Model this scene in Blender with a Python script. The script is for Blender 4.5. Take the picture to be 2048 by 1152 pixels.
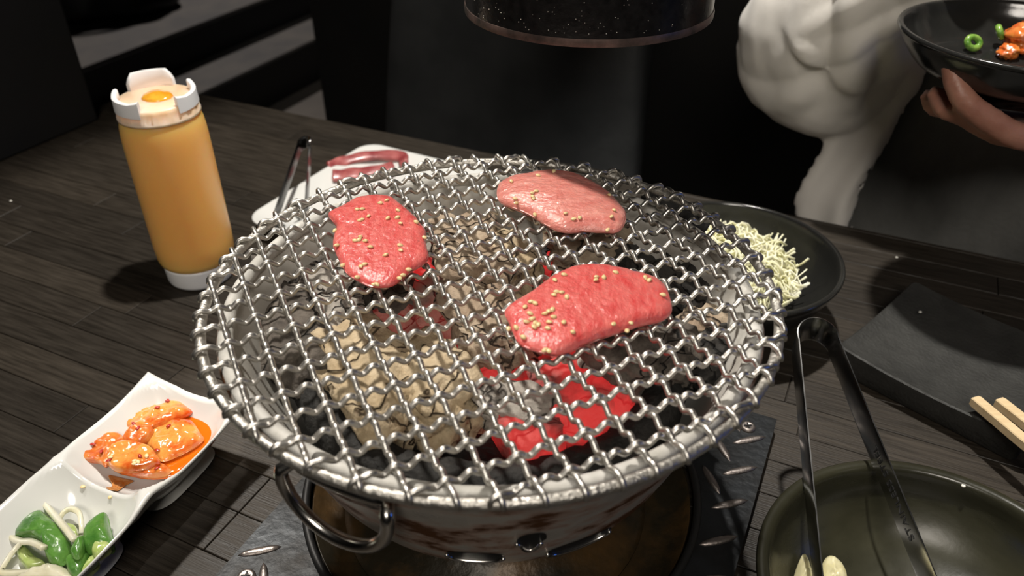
import bpy, bmesh, math, random
import numpy as np
from mathutils import Vector, Matrix, noise as mnoise, Quaternion

random.seed(7)
for o in list(bpy.data.objects):
    bpy.data.objects.remove(o, do_unlink=True)
SC = bpy.context.scene
COL = SC.collection

# ------------------------------------------------------------------ camera
FPX, PITCH, CAMZ = 1600.0, math.radians(34.8), 1.129
cam_d = bpy.data.cameras.new('camera')
cam_d.sensor_width = 36.0
cam_d.lens = FPX / 2048 * 36.0
cam_d.clip_start = 0.01
cam_d.dof.use_dof = True
cam_d.dof.focus_distance = 0.47
cam_d.dof.aperture_fstop = 9.0
cam = bpy.data.objects.new('camera', cam_d)
cam.location = (0, 0, CAMZ)
cam.rotation_euler = (math.pi / 2 - PITCH, 0, 0)
COL.objects.link(cam)
SC.camera = cam

# ------------------------------------------------------------------ view, world
SC.view_settings.view_transform = 'Standard'
SC.view_settings.look = 'None'
SC.view_settings.exposure = 0.0
SC.view_settings.gamma = 1.0
SC.view_settings.use_curve_mapping = False
world = bpy.data.worlds.new('room_air')
SC.world = world
world.use_nodes = True
world.node_tree.nodes['Background'].inputs[0].default_value = (0.9, 0.95, 1.0, 1)
world.node_tree.nodes['Background'].inputs[1].default_value = 0.012

# ------------------------------------------------------------------ lights (restaurant downlights, an added soft fill, a blue glow)
def spot(name, loc, target, power, size_deg, blend, radius, color=(1, .93, .84)):
    d = bpy.data.lights.new(name, 'SPOT')
    d.energy = power; d.spot_size = math.radians(size_deg); d.spot_blend = blend
    d.shadow_soft_size = radius; d.color = color
    o = bpy.data.objects.new(name, d)
    o.location = loc
    o.rotation_euler = (Vector(target) - Vector(loc)).to_track_quat('-Z', 'Y').to_euler()
    COL.objects.link(o)
    return o
spot('downlight_back_left', (-0.62, 0.98, 2.30), (-0.005, 0.345, 0.85), 135, 21, 0.5, 0.048)
spot('downlight_overhead', (0.11, 0.70, 2.30), (0.05, 0.52, 0.75), 125, 50, 0.3, 0.030, (1, .95, .88))
spot('downlight_stairs', (-1.6, 3.9, 2.35), (-1.15, 3.0, 0.1), 80, 75, 0.7, 0.05, (1, .9, .82))
ar = bpy.data.lights.new('fill_viewer_side', 'AREA'); ar.shape = 'DISK'; ar.size = .55; ar.energy = 16; ar.color = (1, .92, .82)  # added soft fill behind the camera, no ceiling fixture there
aro = bpy.data.objects.new('fill_viewer_side', ar); aro.location = (-0.05, -0.95, 2.10)
aro.rotation_euler = (Vector((-0.12, 0.5, 0.8)) - aro.location).to_track_quat('-Z', 'Y').to_euler(); COL.objects.link(aro)
bl = bpy.data.lights.new('blue_neon_glow', 'POINT'); bl.energy = 2.2; bl.color = (.06, .22, 1); bl.shadow_soft_size = .10
blo = bpy.data.objects.new('blue_neon_glow', bl); blo.location = (1.45, 0.02, 1.08); COL.objects.link(blo)

# ------------------------------------------------------------------ measures
TOP = 0.72                                   # table top height
NET = TOP + 0.1713                           # grill net ring height
GX, GY = -0.0108, 0.3497                     # brazier axis
CX, CY, TH = -0.512, 1.094, math.radians(-25)  # far left table corner, table direction
E1 = Vector((math.cos(TH), math.sin(TH), 0)); E2 = Vector((-E1.y, E1.x, 0))
def AB(a, b, z):
    return Vector((CX, CY, 0)) + E1 * a + E2 * b + Vector((0, 0, z))
_F = Vector((0, math.cos(PITCH), -math.sin(PITCH))); _U = Vector((0, math.sin(PITCH), math.cos(PITCH)))
def W(u, v, z):
    """point of the horizontal plane z that was measured at (u, v) in the photograph"""
    d = Vector((1, 0, 0)) * (u - 1024) + _F * FPX - _U * (v - 576)
    return Vector((0, 0, CAMZ)) + d * ((z - CAMZ) / d.z)

# ------------------------------------------------------------------ materials
MATS = {}
def M(name, c1, rough=.5, metal=0., c2=None, scale=20., stretch=(1, 1, 1), lo=.35, hi=.65, bump=0., bscale=80.,
      bstretch=(1, 1, 1), coat=0., coat_r=.05, sss=0., sssr=(1, .3, .2), trans=0., ior=1.45, spec=.5, rough2=None,
      emit=None, estr=0., objvar=0., detail=6., c3=None, alpha=1., sheen=0.):
    m = bpy.data.materials.new(name); m.use_nodes = True
    nt = m.node_tree; N = nt.nodes; L = nt.links
    b = N['Principled BSDF']
    b.inputs['Roughness'].default_value = rough; b.inputs['Metallic'].default_value = metal
    b.inputs['Base Color'].default_value = (*c1, 1)
    b.inputs['Coat Weight'].default_value = coat; b.inputs['Coat Roughness'].default_value = coat_r
    b.inputs['Subsurface Weight'].default_value = sss; b.inputs['Subsurface Radius'].default_value = sssr
    b.inputs['Subsurface Scale'].default_value = .02 if sss > .55 else .004
    b.inputs['Transmission Weight'].default_value = trans; b.inputs['IOR'].default_value = ior
    b.inputs['Specular IOR Level'].default_value = spec
    b.inputs['Sheen Weight'].default_value = sheen
    if emit:
        b.inputs['Emission Color'].default_value = (*emit, 1); b.inputs['Emission Strength'].default_value = estr
    tc = N.new('ShaderNodeTexCoord')
    if c2 or rough2 is not None:
        mp = N.new('ShaderNodeMapping'); mp.inputs['Scale'].default_value = stretch
        L.new(tc.outputs['Object'], mp.inputs['Vector'])
        if objvar:
            oi = N.new('ShaderNodeObjectInfo'); ml = N.new('ShaderNodeVectorMath'); ml.operation = 'SCALE'
            L.new(oi.outputs['Random'], ml.inputs['Scale']); ml.inputs[0].default_value = (17, 31, 23)
            L.new(ml.outputs[0], mp.inputs['Location'])
        nz = N.new('ShaderNodeTexNoise'); nz.inputs['Scale'].default_value = scale; nz.inputs['Detail'].default_value = detail
        nz.inputs['Roughness'].default_value = .6
        L.new(mp.outputs[0], nz.inputs['Vector'])
        if c2:
            cr = N.new('ShaderNodeValToRGB'); cr.color_ramp.elements[0].position = lo; cr.color_ramp.elements[1].position = hi
            cr.color_ramp.elements[0].color = (*c1, 1); cr.color_ramp.elements[1].color = (*c2, 1)
            if c3:
                e = cr.color_ramp.elements.new((lo + hi) / 2); e.color = (*c3, 1)
            L.new(nz.outputs['Fac'], cr.inputs['Fac'])
            out = cr.outputs['Color']
            if objvar:
                hs = N.new('ShaderNodeHueSaturation'); mr = N.new('ShaderNodeMapRange')
                mr.inputs['To Min'].default_value = 1 - objvar; mr.inputs['To Max'].default_value = 1 + objvar
                L.new(oi.outputs['Random'], mr.inputs['Value']); L.new(mr.outputs[0], hs.inputs['Value'])
                L.new(out, hs.inputs['Color']); out = hs.outputs['Color']
            L.new(out, b.inputs['Base Color'])
        if rough2 is not None:
            mr = N.new('ShaderNodeMapRange'); mr.inputs['From Min'].default_value = .3; mr.inputs['From Max'].default_value = .7
            mr.inputs['To Min'].default_value = rough; mr.inputs['To Max'].default_value = rough2
            L.new(nz.outputs['Fac'], mr.inputs['Value']); L.new(mr.outputs[0], b.inputs['Roughness'])
    if bump:
        mp2 = N.new('ShaderNodeMapping'); mp2.inputs['Scale'].default_value = bstretch
        L.new(tc.outputs['Object'], mp2.inputs['Vector'])
        n2 = N.new('ShaderNodeTexNoise'); n2.inputs['Scale'].default_value = bscale; n2.inputs['Detail'].default_value = 5
        L.new(mp2.outputs[0], n2.inputs['Vector'])
        bp = N.new('ShaderNodeBump'); bp.inputs['Strength'].default_value = bump; bp.inputs['Distance'].default_value = .002
        L.new(n2.outputs['Fac'], bp.inputs['Height']); L.new(bp.outputs[0], b.inputs['Normal'])
        if coat:
            L.new(bp.outputs[0], b.inputs['Coat Normal'])
    MATS[name] = m
    return m

M('wood', (.0145, .0115, .0083), .42, 0, (.042, .0335, .0245), 26, (1, 14, 6), .30, .75, .25, 60, (1, 18, 4), objvar=.28, rough2=.6, spec=.4)
M('table_side', (.02, .016, .012), .5)
M('black_panel', (.006, .006, .006), .6, 0, (.010, .009, .008), 6)
M('black_lacquer', (.008, .008, .008), .28, 0, None, bump=.05, bscale=120, spec=.5)
M('floor_tile', (.16, .15, .14), .7, 0, (.22, .20, .18), 5)
M('dark_floor', (.05, .045, .04), .7, 0, (.08, .07, .06), 8)
M('step_tread', (.13, .13, .135), .6, 0, (.19, .18, .17), 6)
M('step_riser', (.012, .012, .014), .5)
M('ceiling_black', (.012, .012, .012), .9)
M('leather', (.036, .038, .039), .42, 0, (.052, .054, .055), 12, bump=.25, bscale=160, spec=.7)  # grey lifted to stand in for smoke haze in front of the chairs
M('leather_bag', (.008, .008, .009), .45, 0, (.02, .02, .02), 12, bump=.4, bscale=60)
M('steel', (.68, .66, .62), .34, 1, (.56, .54, .50), 60, rough2=.46, bump=.12, bscale=260)
M('steel_ring', (.60, .58, .54), .38, 1, (.48, .46, .42), 90, rough2=.55, bump=.5, bscale=330)
M('galvanised', (.62, .61, .58), .6, .1, (.44, .43, .39), 50, rough2=.7, bump=.25, bscale=200)
M('liner_grey', (.55, .54, .50), .5, .15, (.20, .14, .08), 30, (1, 1, .35), .50, .85, .25, 120)
M('bowl_steel', (.58, .54, .48), .26, .65, (.13, .055, .022), 30, (1, 1, 1.8), .44, .60, .2, 90, rough2=.5, c3=(.50, .36, .29))
M('chrome', (.70, .68, .64), .20, 1)
M('black_soot', (.006, .006, .0055), .75, 0, (.022, .021, .019), 120, bump=1., bscale=240)
M('rust_pan', (.020, .016, .009), .40, .3, (.085, .045, .014), 22, (1, 1, 1), .45, .72, .4, 120)
M('hole_shade', (.004, .004, .004), .5)  # black stands for the shade inside vents and screw slots
M('plate_steel', (.032, .035, .038), .42, .7, (.016, .015, .014), 35, rough2=.5, bump=.3, bscale=150)
M('tread_steel', (.34, .30, .28), .34, .9, (.16, .14, .125), 80, rough2=.5, bump=.3, bscale=200)
M('plate_edge', (.008, .008, .008), .5)
M('white_melamine', (.68, .68, .65), .16, 0, None, coat=.3)
M('white_plastic', (.80, .80, .80), .35, 0, None, sss=.15, sssr=(1, 1, 1))
M('peach_plastic', (.86, .55, .34), .35, 0, (.88, .64, .48), 30, sss=.6, sssr=(1, .7, .4))
M('sauce_body', (.95, .47, .125), .34, 0, (.95, .50, .15), 14, sss=1., sssr=(1, .55, .2), coat=.15, coat_r=.3)
M('sauce', (.66, .26, .01), .12, 0, (.75, .40, .04), 60, sss=.2, coat=.5)
M('black_bowl', (.010, .010, .010), .16, 0, (.020, .020, .018), 12, bump=.08, bscale=100, spec=.6)
M('black_bowl_used', (.014, .014, .009), .20, 0, (.045, .043, .024), 9, (1, 1, 3), .3, .75, .12, 70, spec=.6, rough2=.4)
M('black_stone', (.022, .022, .020), .55, 0, (.034, .034, .031), 60, bump=.35, bscale=350)
M('chopstick_wood', (.72, .56, .34), .6, 0, (.62, .46, .26), 30, (1, 9, 9))
M('cabbage', (.80, .78, .46), .35, 0, (.88, .87, .68), 30, sss=.3, sssr=(1, 1, .5), objvar=0)
M('cabbage_leaf', (.62, .56, .30), .3, 0, (.74, .70, .48), 40, sss=.3, sssr=(1, 1, .5), coat=.3)
M('meat_raw', (.62, .058, .058), .36, 0, (.78, .215, .19), 260, (1, .35, 1), .30, .76, .42, 520, (1, .7, 1), coat=.55, coat_r=.13, sss=.25, sssr=(1, .25, .18))
M('meat_pale', (.58, .15, .125), .36, 0, (.80, .36, .30), 220, (.35, 1, 1), .28, .76, .42, 520, (.7, 1, 1), coat=.55, coat_r=.13, sss=.25, sssr=(1, .3, .2))
M('meat_strip', (.24, .035, .04), .3, 0, (.46, .15, .14), 60, coat=.4, sss=.2)
M('sesame', (.78, .58, .28), .35, 0, (.82, .66, .38), 90, sss=.2, coat=.3)
M('kimchi_pale', (.70, .30, .065), .12, 0, (.56, .075, .008), 60, (1, 1, 1), .47, .66, .35, 140, coat=1., coat_r=.03, sss=.45, sssr=(1, .6, .3))
M('kimchi_red', (.58, .09, .012), .14, 0, (.64, .24, .05), 110, bump=.5, bscale=180, coat=1., coat_r=.03, sss=.3)
M('kimchi_juice', (.70, .13, .006), .06, 0, None, coat=.6, sss=.2)
M('kimchi_smear', (.62, .34, .14), .25, 0, (.50, .16, .02), 260)
M('chilli', (.40, .025, .012), .25, coat=.4)
M('cucumber_skin', (.045, .155, .022), .24, 0, (.14, .32, .06), 70, bump=.25, bscale=180, coat=.4, sss=.1, sssr=(.5, 1, .3))
M('cucumber_flesh', (.36, .48, .12), .22, 0, (.55, .62, .28), 80, coat=.4, sss=.3, sssr=(.7, 1, .4))
M('radish', (.72, .68, .48), .2, 0, (.80, .77, .62), 60, coat=.4, sss=.4, sssr=(1, 1, .7))
M('scallion', (.06, .20, .02), .25, 0, (.25, .40, .08), 140, coat=.3)
M('skin', (.34, .155, .11), .45, 0, (.42, .21, .15), 60, bump=.2, bscale=300, sss=.25)  # skin tone lowered, shade on the hand put into the colour
M('shirt', (.74, .71, .66), .8, 0, (.68, .65, .60), 14, bump=.06, bscale=300, sheen=.15)
M('dark_cloth', (.09, .09, .084), .9, 0, (.17, .17, .16), 9, (1, 1, .5), bump=.3, bscale=200)
M('hair', (.010, .008, .007), .45, bump=.6, bscale=60, bstretch=(6, 6, .5))
M('eye_white', (.7, .7, .68), .2)
M('tong_steel', (.50, .50, .49), .16, 1, (.42, .42, .41), 40, rough2=.26)
M('tong_dark', (.16, .16, .16), .22, 1, (.12, .12, .12), 40)
M('tong_text', (.03, .03, .03), .5)
M('hood_black', (.006, .006, .006), .22, .0, (.012, .012, .012), 200, bump=.08, bscale=300, spec=.6)
M('hood_edge', (.22, .15, .13), .4, .6, (.05, .045, .04), 60)
M('droplet', (.6, .58, .52), .05, 0, coat=1., trans=.0)
M('grain_white', (.8, .78, .7), .4)

def coal_mat(name, ash1, ash2, crack, glow=0., glowcol=(1., .05, .03), bump=1.2):
    m = bpy.data.materials.new(name); m.use_nodes = True
    nt = m.node_tree; N = nt.nodes; L = nt.links; b = N['Principled BSDF']
    b.inputs['Roughness'].default_value = .9
    tc = N.new('ShaderNodeTexCoord'); oi = N.new('ShaderNodeObjectInfo')
    sc = N.new('ShaderNodeVectorMath'); sc.operation = 'SCALE'; sc.inputs[0].default_value = (3, 5, 7)
    L.new(oi.outputs['Random'], sc.inputs['Scale'])
    ad = N.new('ShaderNodeVectorMath'); ad.operation = 'ADD'
    L.new(tc.outputs['Object'], ad.inputs[0]); L.new(sc.outputs[0], ad.inputs[1])
    nz = N.new('ShaderNodeTexNoise'); nz.inputs['Scale'].default_value = 55; nz.inputs['Detail'].default_value = 8; nz.inputs['Roughness'].default_value = .7
    L.new(ad.outputs[0], nz.inputs['Vector'])
    cr = N.new('ShaderNodeValToRGB'); cr.color_ramp.elements[0].position = .35; cr.color_ramp.elements[1].position = .68
    cr.color_ramp.elements[0].color = (*ash1, 1); cr.color_ramp.elements[1].color = (*ash2, 1)
    L.new(nz.outputs['Fac'], cr.inputs['Fac'])
    nd = N.new('ShaderNodeTexNoise'); nd.inputs['Scale'].default_value = 60
    L.new(ad.outputs[0], nd.inputs['Vector'])
    mx0 = N.new('ShaderNodeMix'); mx0.data_type = 'VECTOR'; mx0.inputs['Factor'].default_value = .02
    L.new(ad.outputs[0], mx0.inputs['A']); L.new(nd.outputs['Color'], mx0.inputs['B'])
    vo = N.new('ShaderNodeTexVoronoi'); vo.feature = 'DISTANCE_TO_EDGE'; vo.inputs['Scale'].default_value = 34
    L.new(mx0.outputs['Result'], vo.inputs['Vector'])
    mr = N.new('ShaderNodeMapRange'); mr.inputs['From Min'].default_value = .0; mr.inputs['From Max'].default_value = .028
    L.new(vo.outputs['Distance'], mr.inputs['Value'])
    mx = N.new('ShaderNodeMix'); mx.data_type = 'RGBA'; mx.inputs['A'].default_value = (*crack, 1)
    L.new(mr.outputs[0], mx.inputs['Factor']); L.new(cr.outputs['Color'], mx.inputs['B'])
    L.new(mx.outputs['Result'], b.inputs['Base Color'])
    n3 = N.new('ShaderNodeTexNoise'); n3.inputs['Scale'].default_value = 300; n3.inputs['Detail'].default_value = 6
    L.new(ad.outputs[0], n3.inputs['Vector'])
    mh = N.new('ShaderNodeMath'); mh.operation = 'MULTIPLY_ADD'; mh.inputs[1].default_value = .5
    L.new(n3.outputs['Fac'], mh.inputs[0]); L.new(mr.outputs[0], mh.inputs[2])
    bp = N.new('ShaderNodeBump'); bp.inputs['Strength'].default_value = min(bump, 1.); bp.inputs['Distance'].default_value = .0025
    L.new(mh.outputs[0], bp.inputs['Height']); L.new(bp.outputs[0], b.inputs['Normal'])
    if glow:
        n4 = N.new('ShaderNodeTexNoise'); n4.inputs['Scale'].default_value = 42; n4.inputs['Detail'].default_value = 4
        L.new(ad.outputs[0], n4.inputs['Vector'])
        m4 = N.new('ShaderNodeMapRange'); m4.inputs['From Min'].default_value = .36; m4.inputs['From Max'].default_value = .56
        m4.inputs['To Max'].default_value = glow; m4.inputs['To Min'].default_value = glow * .06
        L.new(n4.outputs['Fac'], m4.inputs['Value'])
        b.inputs['Emission Color'].default_value = (*glowcol, 1)
        L.new(m4.outputs[0], b.inputs['Emission Strength'])
    MATS[name] = m
coal_mat('coal_tan', (.40, .30, .175), (.66, .55, .38), (.14, .10, .06))
coal_mat('coal_grey', (.23, .21, .185), (.52, .485, .43), (.05, .042, .035))
coal_mat('coal_dark', (.040, .034, .028), (.18, .155, .13), (.014, .012, .010))
coal_mat('coal_brown', (.26, .18, .12), (.54, .45, .335), (.06, .042, .03))
coal_mat('coal_black', (.012, .0115, .011), (.07, .065, .058), (.004, .004, .004))
coal_mat('coal_hot', (.18, .04, .035), (.30, .10, .09), (.04, .01, .01), .50, (1., .035, .035))
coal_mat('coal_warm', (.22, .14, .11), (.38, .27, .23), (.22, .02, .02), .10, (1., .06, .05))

# ------------------------------------------------------------------ mesh helpers
def mesh(verts, faces, name='m'):
    me = bpy.data.meshes.new(name)
    me.from_pydata([tuple(v) for v in verts], [], [tuple(f) for f in faces])
    bm = bmesh.new(); bm.from_mesh(me)
    bmesh.ops.recalc_face_normals(bm, faces=bm.faces)
    bm.to_mesh(me); bm.free()
    return me
def obj(name, me, mat=None, parent=None, smooth=True, loc=None, rot=None, sharp=None):
    if isinstance(me, tuple):
        me = mesh(me[0], me[1], name)
    if smooth:
        for p in me.polygons: p.use_smooth = True
        if sharp:
            me.set_sharp_from_angle(angle=math.radians(sharp))
    o = bpy.data.objects.new(name, me); COL.objects.link(o)
    if mat: 
        if not me.materials: me.materials.append(MATS[mat])
    if parent: o.parent = parent
    if loc is not None: o.location = loc
    if rot is not None: o.rotation_euler = rot
    return o
def tag(o, label=None, cat=None, group=None, kind=None):
    if label: o['label'] = label
    if cat: o['category'] = cat
    if group: o['group'] = group
    if kind: o['kind'] = kind
    return o
def thing(name, label, cat, loc=(0, 0, 0), rotz=0, group=None):
    o = bpy.data.objects.new(name, None); o.empty_display_size = .02
    COL.objects.link(o); o.location = loc; o.rotation_euler = (0, 0, rotz)
    return tag(o, label, cat, group)
def merge(*parts):
    V, F = [], []
    for v, f in parts:
        n = len(V); V += list(v); F += [tuple(i + n for i in q) for q in f]
    return V, F
def xf(part, mat):
    return [mat @ Vector(v) for v in part[0]], part[1]
def box(x0, x1, y0, y1, z0, z1):
    V = [(x, y, z) for z in (z0, z1) for y in (y0, y1) for x in (x0, x1)]
    return V, [(0, 2, 3, 1), (4, 5, 7, 6), (0, 1, 5, 4), (2, 6, 7, 3), (0, 4, 6, 2), (1, 3, 7, 5)]
def bevel_me(part, w, seg=2, name='m'):
    me = mesh(*part, name); bm = bmesh.new(); bm.from_mesh(me)
    bmesh.ops.bevel(bm, geom=list(bm.edges), offset=w, segments=seg, affect='EDGES', profile=.5)
    bm.to_mesh(me); bm.free(); return me
def lathe(prof, n=64, closed=False, wob=None, caps=True):
    V, F = [], []; m = len(prof)
    for i in range(n):
        a = 2 * math.pi * i / n
        for j, (r, z) in enumerate(prof):
            k = wob(a, j) if wob else (0, 0)
            V.append(((r + k[0]) * math.cos(a), (r + k[0]) * math.sin(a), z + k[1]))
    for i in range(n):
        i2 = (i + 1) % n
        for j in range(m if closed else m - 1):
            j2 = (j + 1) % m
            F.append((i * m + j, i2 * m + j, i2 * m + j2, i * m + j2))
    if not closed and caps:
        if prof[0][0] > 1e-6: F.append(tuple(i * m for i in range(n - 1, -1, -1)))
        if prof[-1][0] > 1e-6: F.append(tuple(i * m + m - 1 for i in range(n)))
    return V, F
def frames(P, closed=False, up=None):
    n = len(P); T = []
    for i in range(n):
        a = P[(i - 1) % n] if (closed or i > 0) else P[i]; b = P[(i + 1) % n] if (closed or i < n - 1) else P[i]
        t = (b - a); T.append(t.normalized() if t.length > 1e-9 else Vector((0, 0, 1)))
    out = []
    x = None
    for i in range(n):
        t = T[i]
        if up is not None:
            u = up[i] if isinstance(up, list) else up
            x = (u - t * u.dot(t)).normalized()
        elif x is None:
            h = Vector((0, 0, 1)) if abs(t.z) < .9 else Vector((1, 0, 0))
            x = (h - t * h.dot(t)).normalized()
        else:
            x = (x - t * x.dot(t)).normalized()
        out.append((t, x, t.cross(x)))
    return out
def tube(P, r, n=10, closed=False, caps=True):
    P = [Vector(p) for p in P]; fr = frames(P, closed); V, F = [], []
    m = len(P)
    for i, p in enumerate(P):
        rr = r[i] if isinstance(r, (list, tuple)) else r
        for k in range(n):
            a = 2 * math.pi * k / n
            V.append(p + (fr[i][1] * math.cos(a) + fr[i][2] * math.sin(a)) * rr)
    for i in range(m if closed else m - 1):
        i2 = (i + 1) % m
        for k in range(n):
            k2 = (k + 1) % n
            F.append((i * n + k, i * n + k2, i2 * n + k2, i2 * n + k))
    if not closed and caps:
        for e, s in ((0, -1), (m - 1, 1)):
            rr = (r[e] if isinstance(r, (list, tuple)) else r)
            c = len(V); V.append(P[e] + fr[e][0] * s * rr * .6)
            for k in range(n):
                F.append((e * n + k, e * n + (k + 1) % n, c) if s > 0 else (e * n + (k + 1) % n, e * n + k, c))
    return V, F
def ribbon(P, up, w, t, closed=False):
    """flat strip: cross-section w (along up) by t; rounded a little"""
    P = [Vector(p) for p in P]; fr = frames(P, closed, up); V, F = [], []
    m = len(P)
    for i, p in enumerate(P):
        T, x, y = fr[i]; ww = w[i] if isinstance(w, (list, tuple)) else w; tt = t[i] if isinstance(t, (list, tuple)) else t
        for (a, b) in ((-.5, -.3), (-.42, -.5), (.42, -.5), (.5, -.3), (.5, .3), (.42, .5), (-.42, .5), (-.5, .3)):
            V.append(p + x * (a * ww) + y * (b * tt))
    for i in range(m - 1):
        for k in range(8):
            k2 = (k + 1) % 8
            F.append((i * 8 + k, i * 8 + k2, (i + 1) * 8 + k2, (i + 1) * 8 + k))
    F.append(tuple(range(7, -1, -1))); F.append(tuple((m - 1) * 8 + k for k in range(8)))
    return V, F
def catmull(P, k=8, closed=False):
    P = [Vector(p) for p in P]; n = len(P); out = []
    for i in range(n if closed else n - 1):
        if closed:
            a, b, c, d = P[(i - 1) % n], P[i], P[(i + 1) % n], P[(i + 2) % n]
        else:
            b, c = P[i], P[i + 1]; a = P[i - 1] if i else b * 2 - c; d = P[i + 2] if i + 2 < n else c * 2 - b
        for j in range(k):
            t = j / k
            out.append(.5 * ((2 * b) + (c - a) * t + (2 * a - 5 * b + 4 * c - d) * t * t + (3 * b - a - 3 * c + d) * t ** 3))
    if not closed: out.append(P[-1])
    return out
def nz(p, s, seed=0.):
    return mnoise.noise(Vector(p) * s + Vector((seed * 3.1, seed * 7.7, seed * 1.3)))
def fbm(p, s, seed=0., o=3):
    v, a = 0., 1.
    for _ in range(o):
        v += nz(p, s, seed) * a; s *= 2.1; a *= .5
    return v
def slab(outline, thick, zfun=None, dome=.0, rings=14, namp=.0004, nsc=300., round_=.35, seed=0., sub=4, lift=None, edge=.0):
    """food slice: closed outline (world xy), rounded rim, domed and slightly bumpy top, flat under side"""
    C = catmull([Vector((p[0], p[1], 0)) for p in outline], sub, True)
    c = sum(C, Vector()) / len(C); n = len(C)
    zf = zfun or (lambda x, y: 0.)
    lf = lift or (lambda x, y: 0.)
    def build(sign):
        V = []
        for k in range(1, rings + 1):
            s = k / rings
            s2 = 1 - (1 - s) ** 1.5
            for q in C:
                p = c + (q - c) * s2
                e = max(0., (s2 - (1 - round_)) / round_)
                prof = math.sqrt(max(0., 1 - e * e))
                if sign > 0:
                    z = thick * (.5 + .5 * prof) + dome * (1 - s2 * s2) + namp * fbm((p.x, p.y, 0), nsc, seed) * (prof * .8 + .2)
                else:
                    z = thick * .5 * (1 - prof)
                wv = 1 + (0. if sign > 0 else -edge * (1 - prof) * .0)
                V.append(Vector((p.x, p.y, zf(p.x, p.y) + lf(p.x, p.y) + z)))
        return V
    top = build(1); bot = build(-1)
    V = [Vector((c.x, c.y, zf(c.x, c.y) + lf(c.x, c.y) + thick + dome))] + top + [Vector((c.x, c.y, zf(c.x, c.y) + lf(c.x, c.y)))] + bot
    F = []; o2 = 2 + len(top); ci = 1 + len(top)
    for i in range(n):
        j = (i + 1) % n
        F.append((0, 1 + i, 1 + j)); F.append((ci, o2 + j, o2 + i))
        for k in range(rings - 1):
            F.append((1 + k * n + i, 1 + (k + 1) * n + i, 1 + (k + 1) * n + j, 1 + k * n + j))
            F.append((o2 + k * n + i, o2 + k * n + j, o2 + (k + 1) * n + j, o2 + (k + 1) * n + i))
        a = 1 + (rings - 1) * n; b = o2 + (rings - 1) * n
        F.append((a + i, b + i, b + j, a + j))
    return V, F
def relocate(part, origin):
    o = Vector(origin); return [Vector(v) - o for v in part[0]], part[1]
def crop(x0, y0, s, pts, z):
    """outline read off an enlarged crop of the photograph, laid on plane z"""
    return [W(x0 + a / s, y0 + b / s, z) for a, b in pts]
def ico(sub=3):
    bm = bmesh.new(); bmesh.ops.create_icosphere(bm, subdivisions=sub, radius=1)
    V = [v.co.copy() for v in bm.verts]; F = [tuple(v.index for v in f.verts) for f in bm.faces]; bm.free()
    return V, F
ICO = {k: ico(k) for k in (1, 2, 3, 4, 5)}
def bake(o):
    """apply modifiers into a plain mesh"""
    dg = bpy.context.evaluated_depsgraph_get(); dg.update()
    me = bpy.data.meshes.new_from_object(o.evaluated_get(dg)); bpy.data.objects.remove(o, do_unlink=True)
    return me

# ================================================================== the setting
def abbox(a0, a1, b0, b1, z0, z1):
    V, F = box(a0, a1, b0, b1, z0, z1)
    return [AB(*v) for v in V], F
def struct(name, part, mat, label, smooth=False):
    return tag(obj(name, part, mat, smooth=smooth), label, None, None, 'structure')
struct('floor', abbox(-1.06, 3.2, -3.0, 4.6, -.1, 0), 'floor_tile', 'grey brown restaurant floor beside the stairs')
st = struct('floor_platform', abbox(-4.0, -1.289, -3.0, 4.6, -.1, .281), 'step_tread', 'raised grey floor above the two steps')
obj('riser', abbox(-1.289, -1.283, -3.0, 4.6, .158, .270), 'step_riser', st, False)
st = struct('floor_step', abbox(-1.285, -1.064, -3.0, 4.6, -.1, .158), 'step_tread', 'grey step tread between floor and platform')
obj('riser', abbox(-1.064, -1.058, -3.0, 4.6, .0, .147), 'step_riser', st, False)
wb = struct('wall_back', abbox(-.303, 3.2, .75, .80, 0, 2.5), 'black_panel', 'black panelled wall behind the chairs')
for z in (.42, .49, .62, .75):
    obj('screw', xf(lathe([(0, .0), (.004, .0), (.004, .001), (.0015, .002), (0, .002)], 12), Matrix.Translation(AB(-.283, .7495, z)) @ Matrix.Rotation(TH, 4, 'Z') @ Matrix.Rotation(math.pi / 2, 4, 'X')), 'plate_steel', wb)
struct('wall_far', abbox(-4.0, 3.2, 4.6, 4.7, -.1, 2.5), 'black_panel', 'dark far wall beyond the stairs')
struct('wall_left', abbox(-4.1, -4.0, -3.0, 4.7, -.1, 2.5), 'black_panel', 'dark left wall of the room')
struct('wall_right', abbox(3.2, 3.3, -3.0, 4.7, -.1, 2.5), 'black_panel', 'dark right wall of the room')
struct('wall_front', abbox(-4.0, 3.2, -3.1, -3.0, -.1, 2.5), 'black_panel', 'dark wall on the viewer side of the room')
struct('ceiling', abbox(-4.1, 3.3, -3.1, 4.7, 2.5, 2.6), 'ceiling_black', 'black ceiling over the tables')

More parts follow.
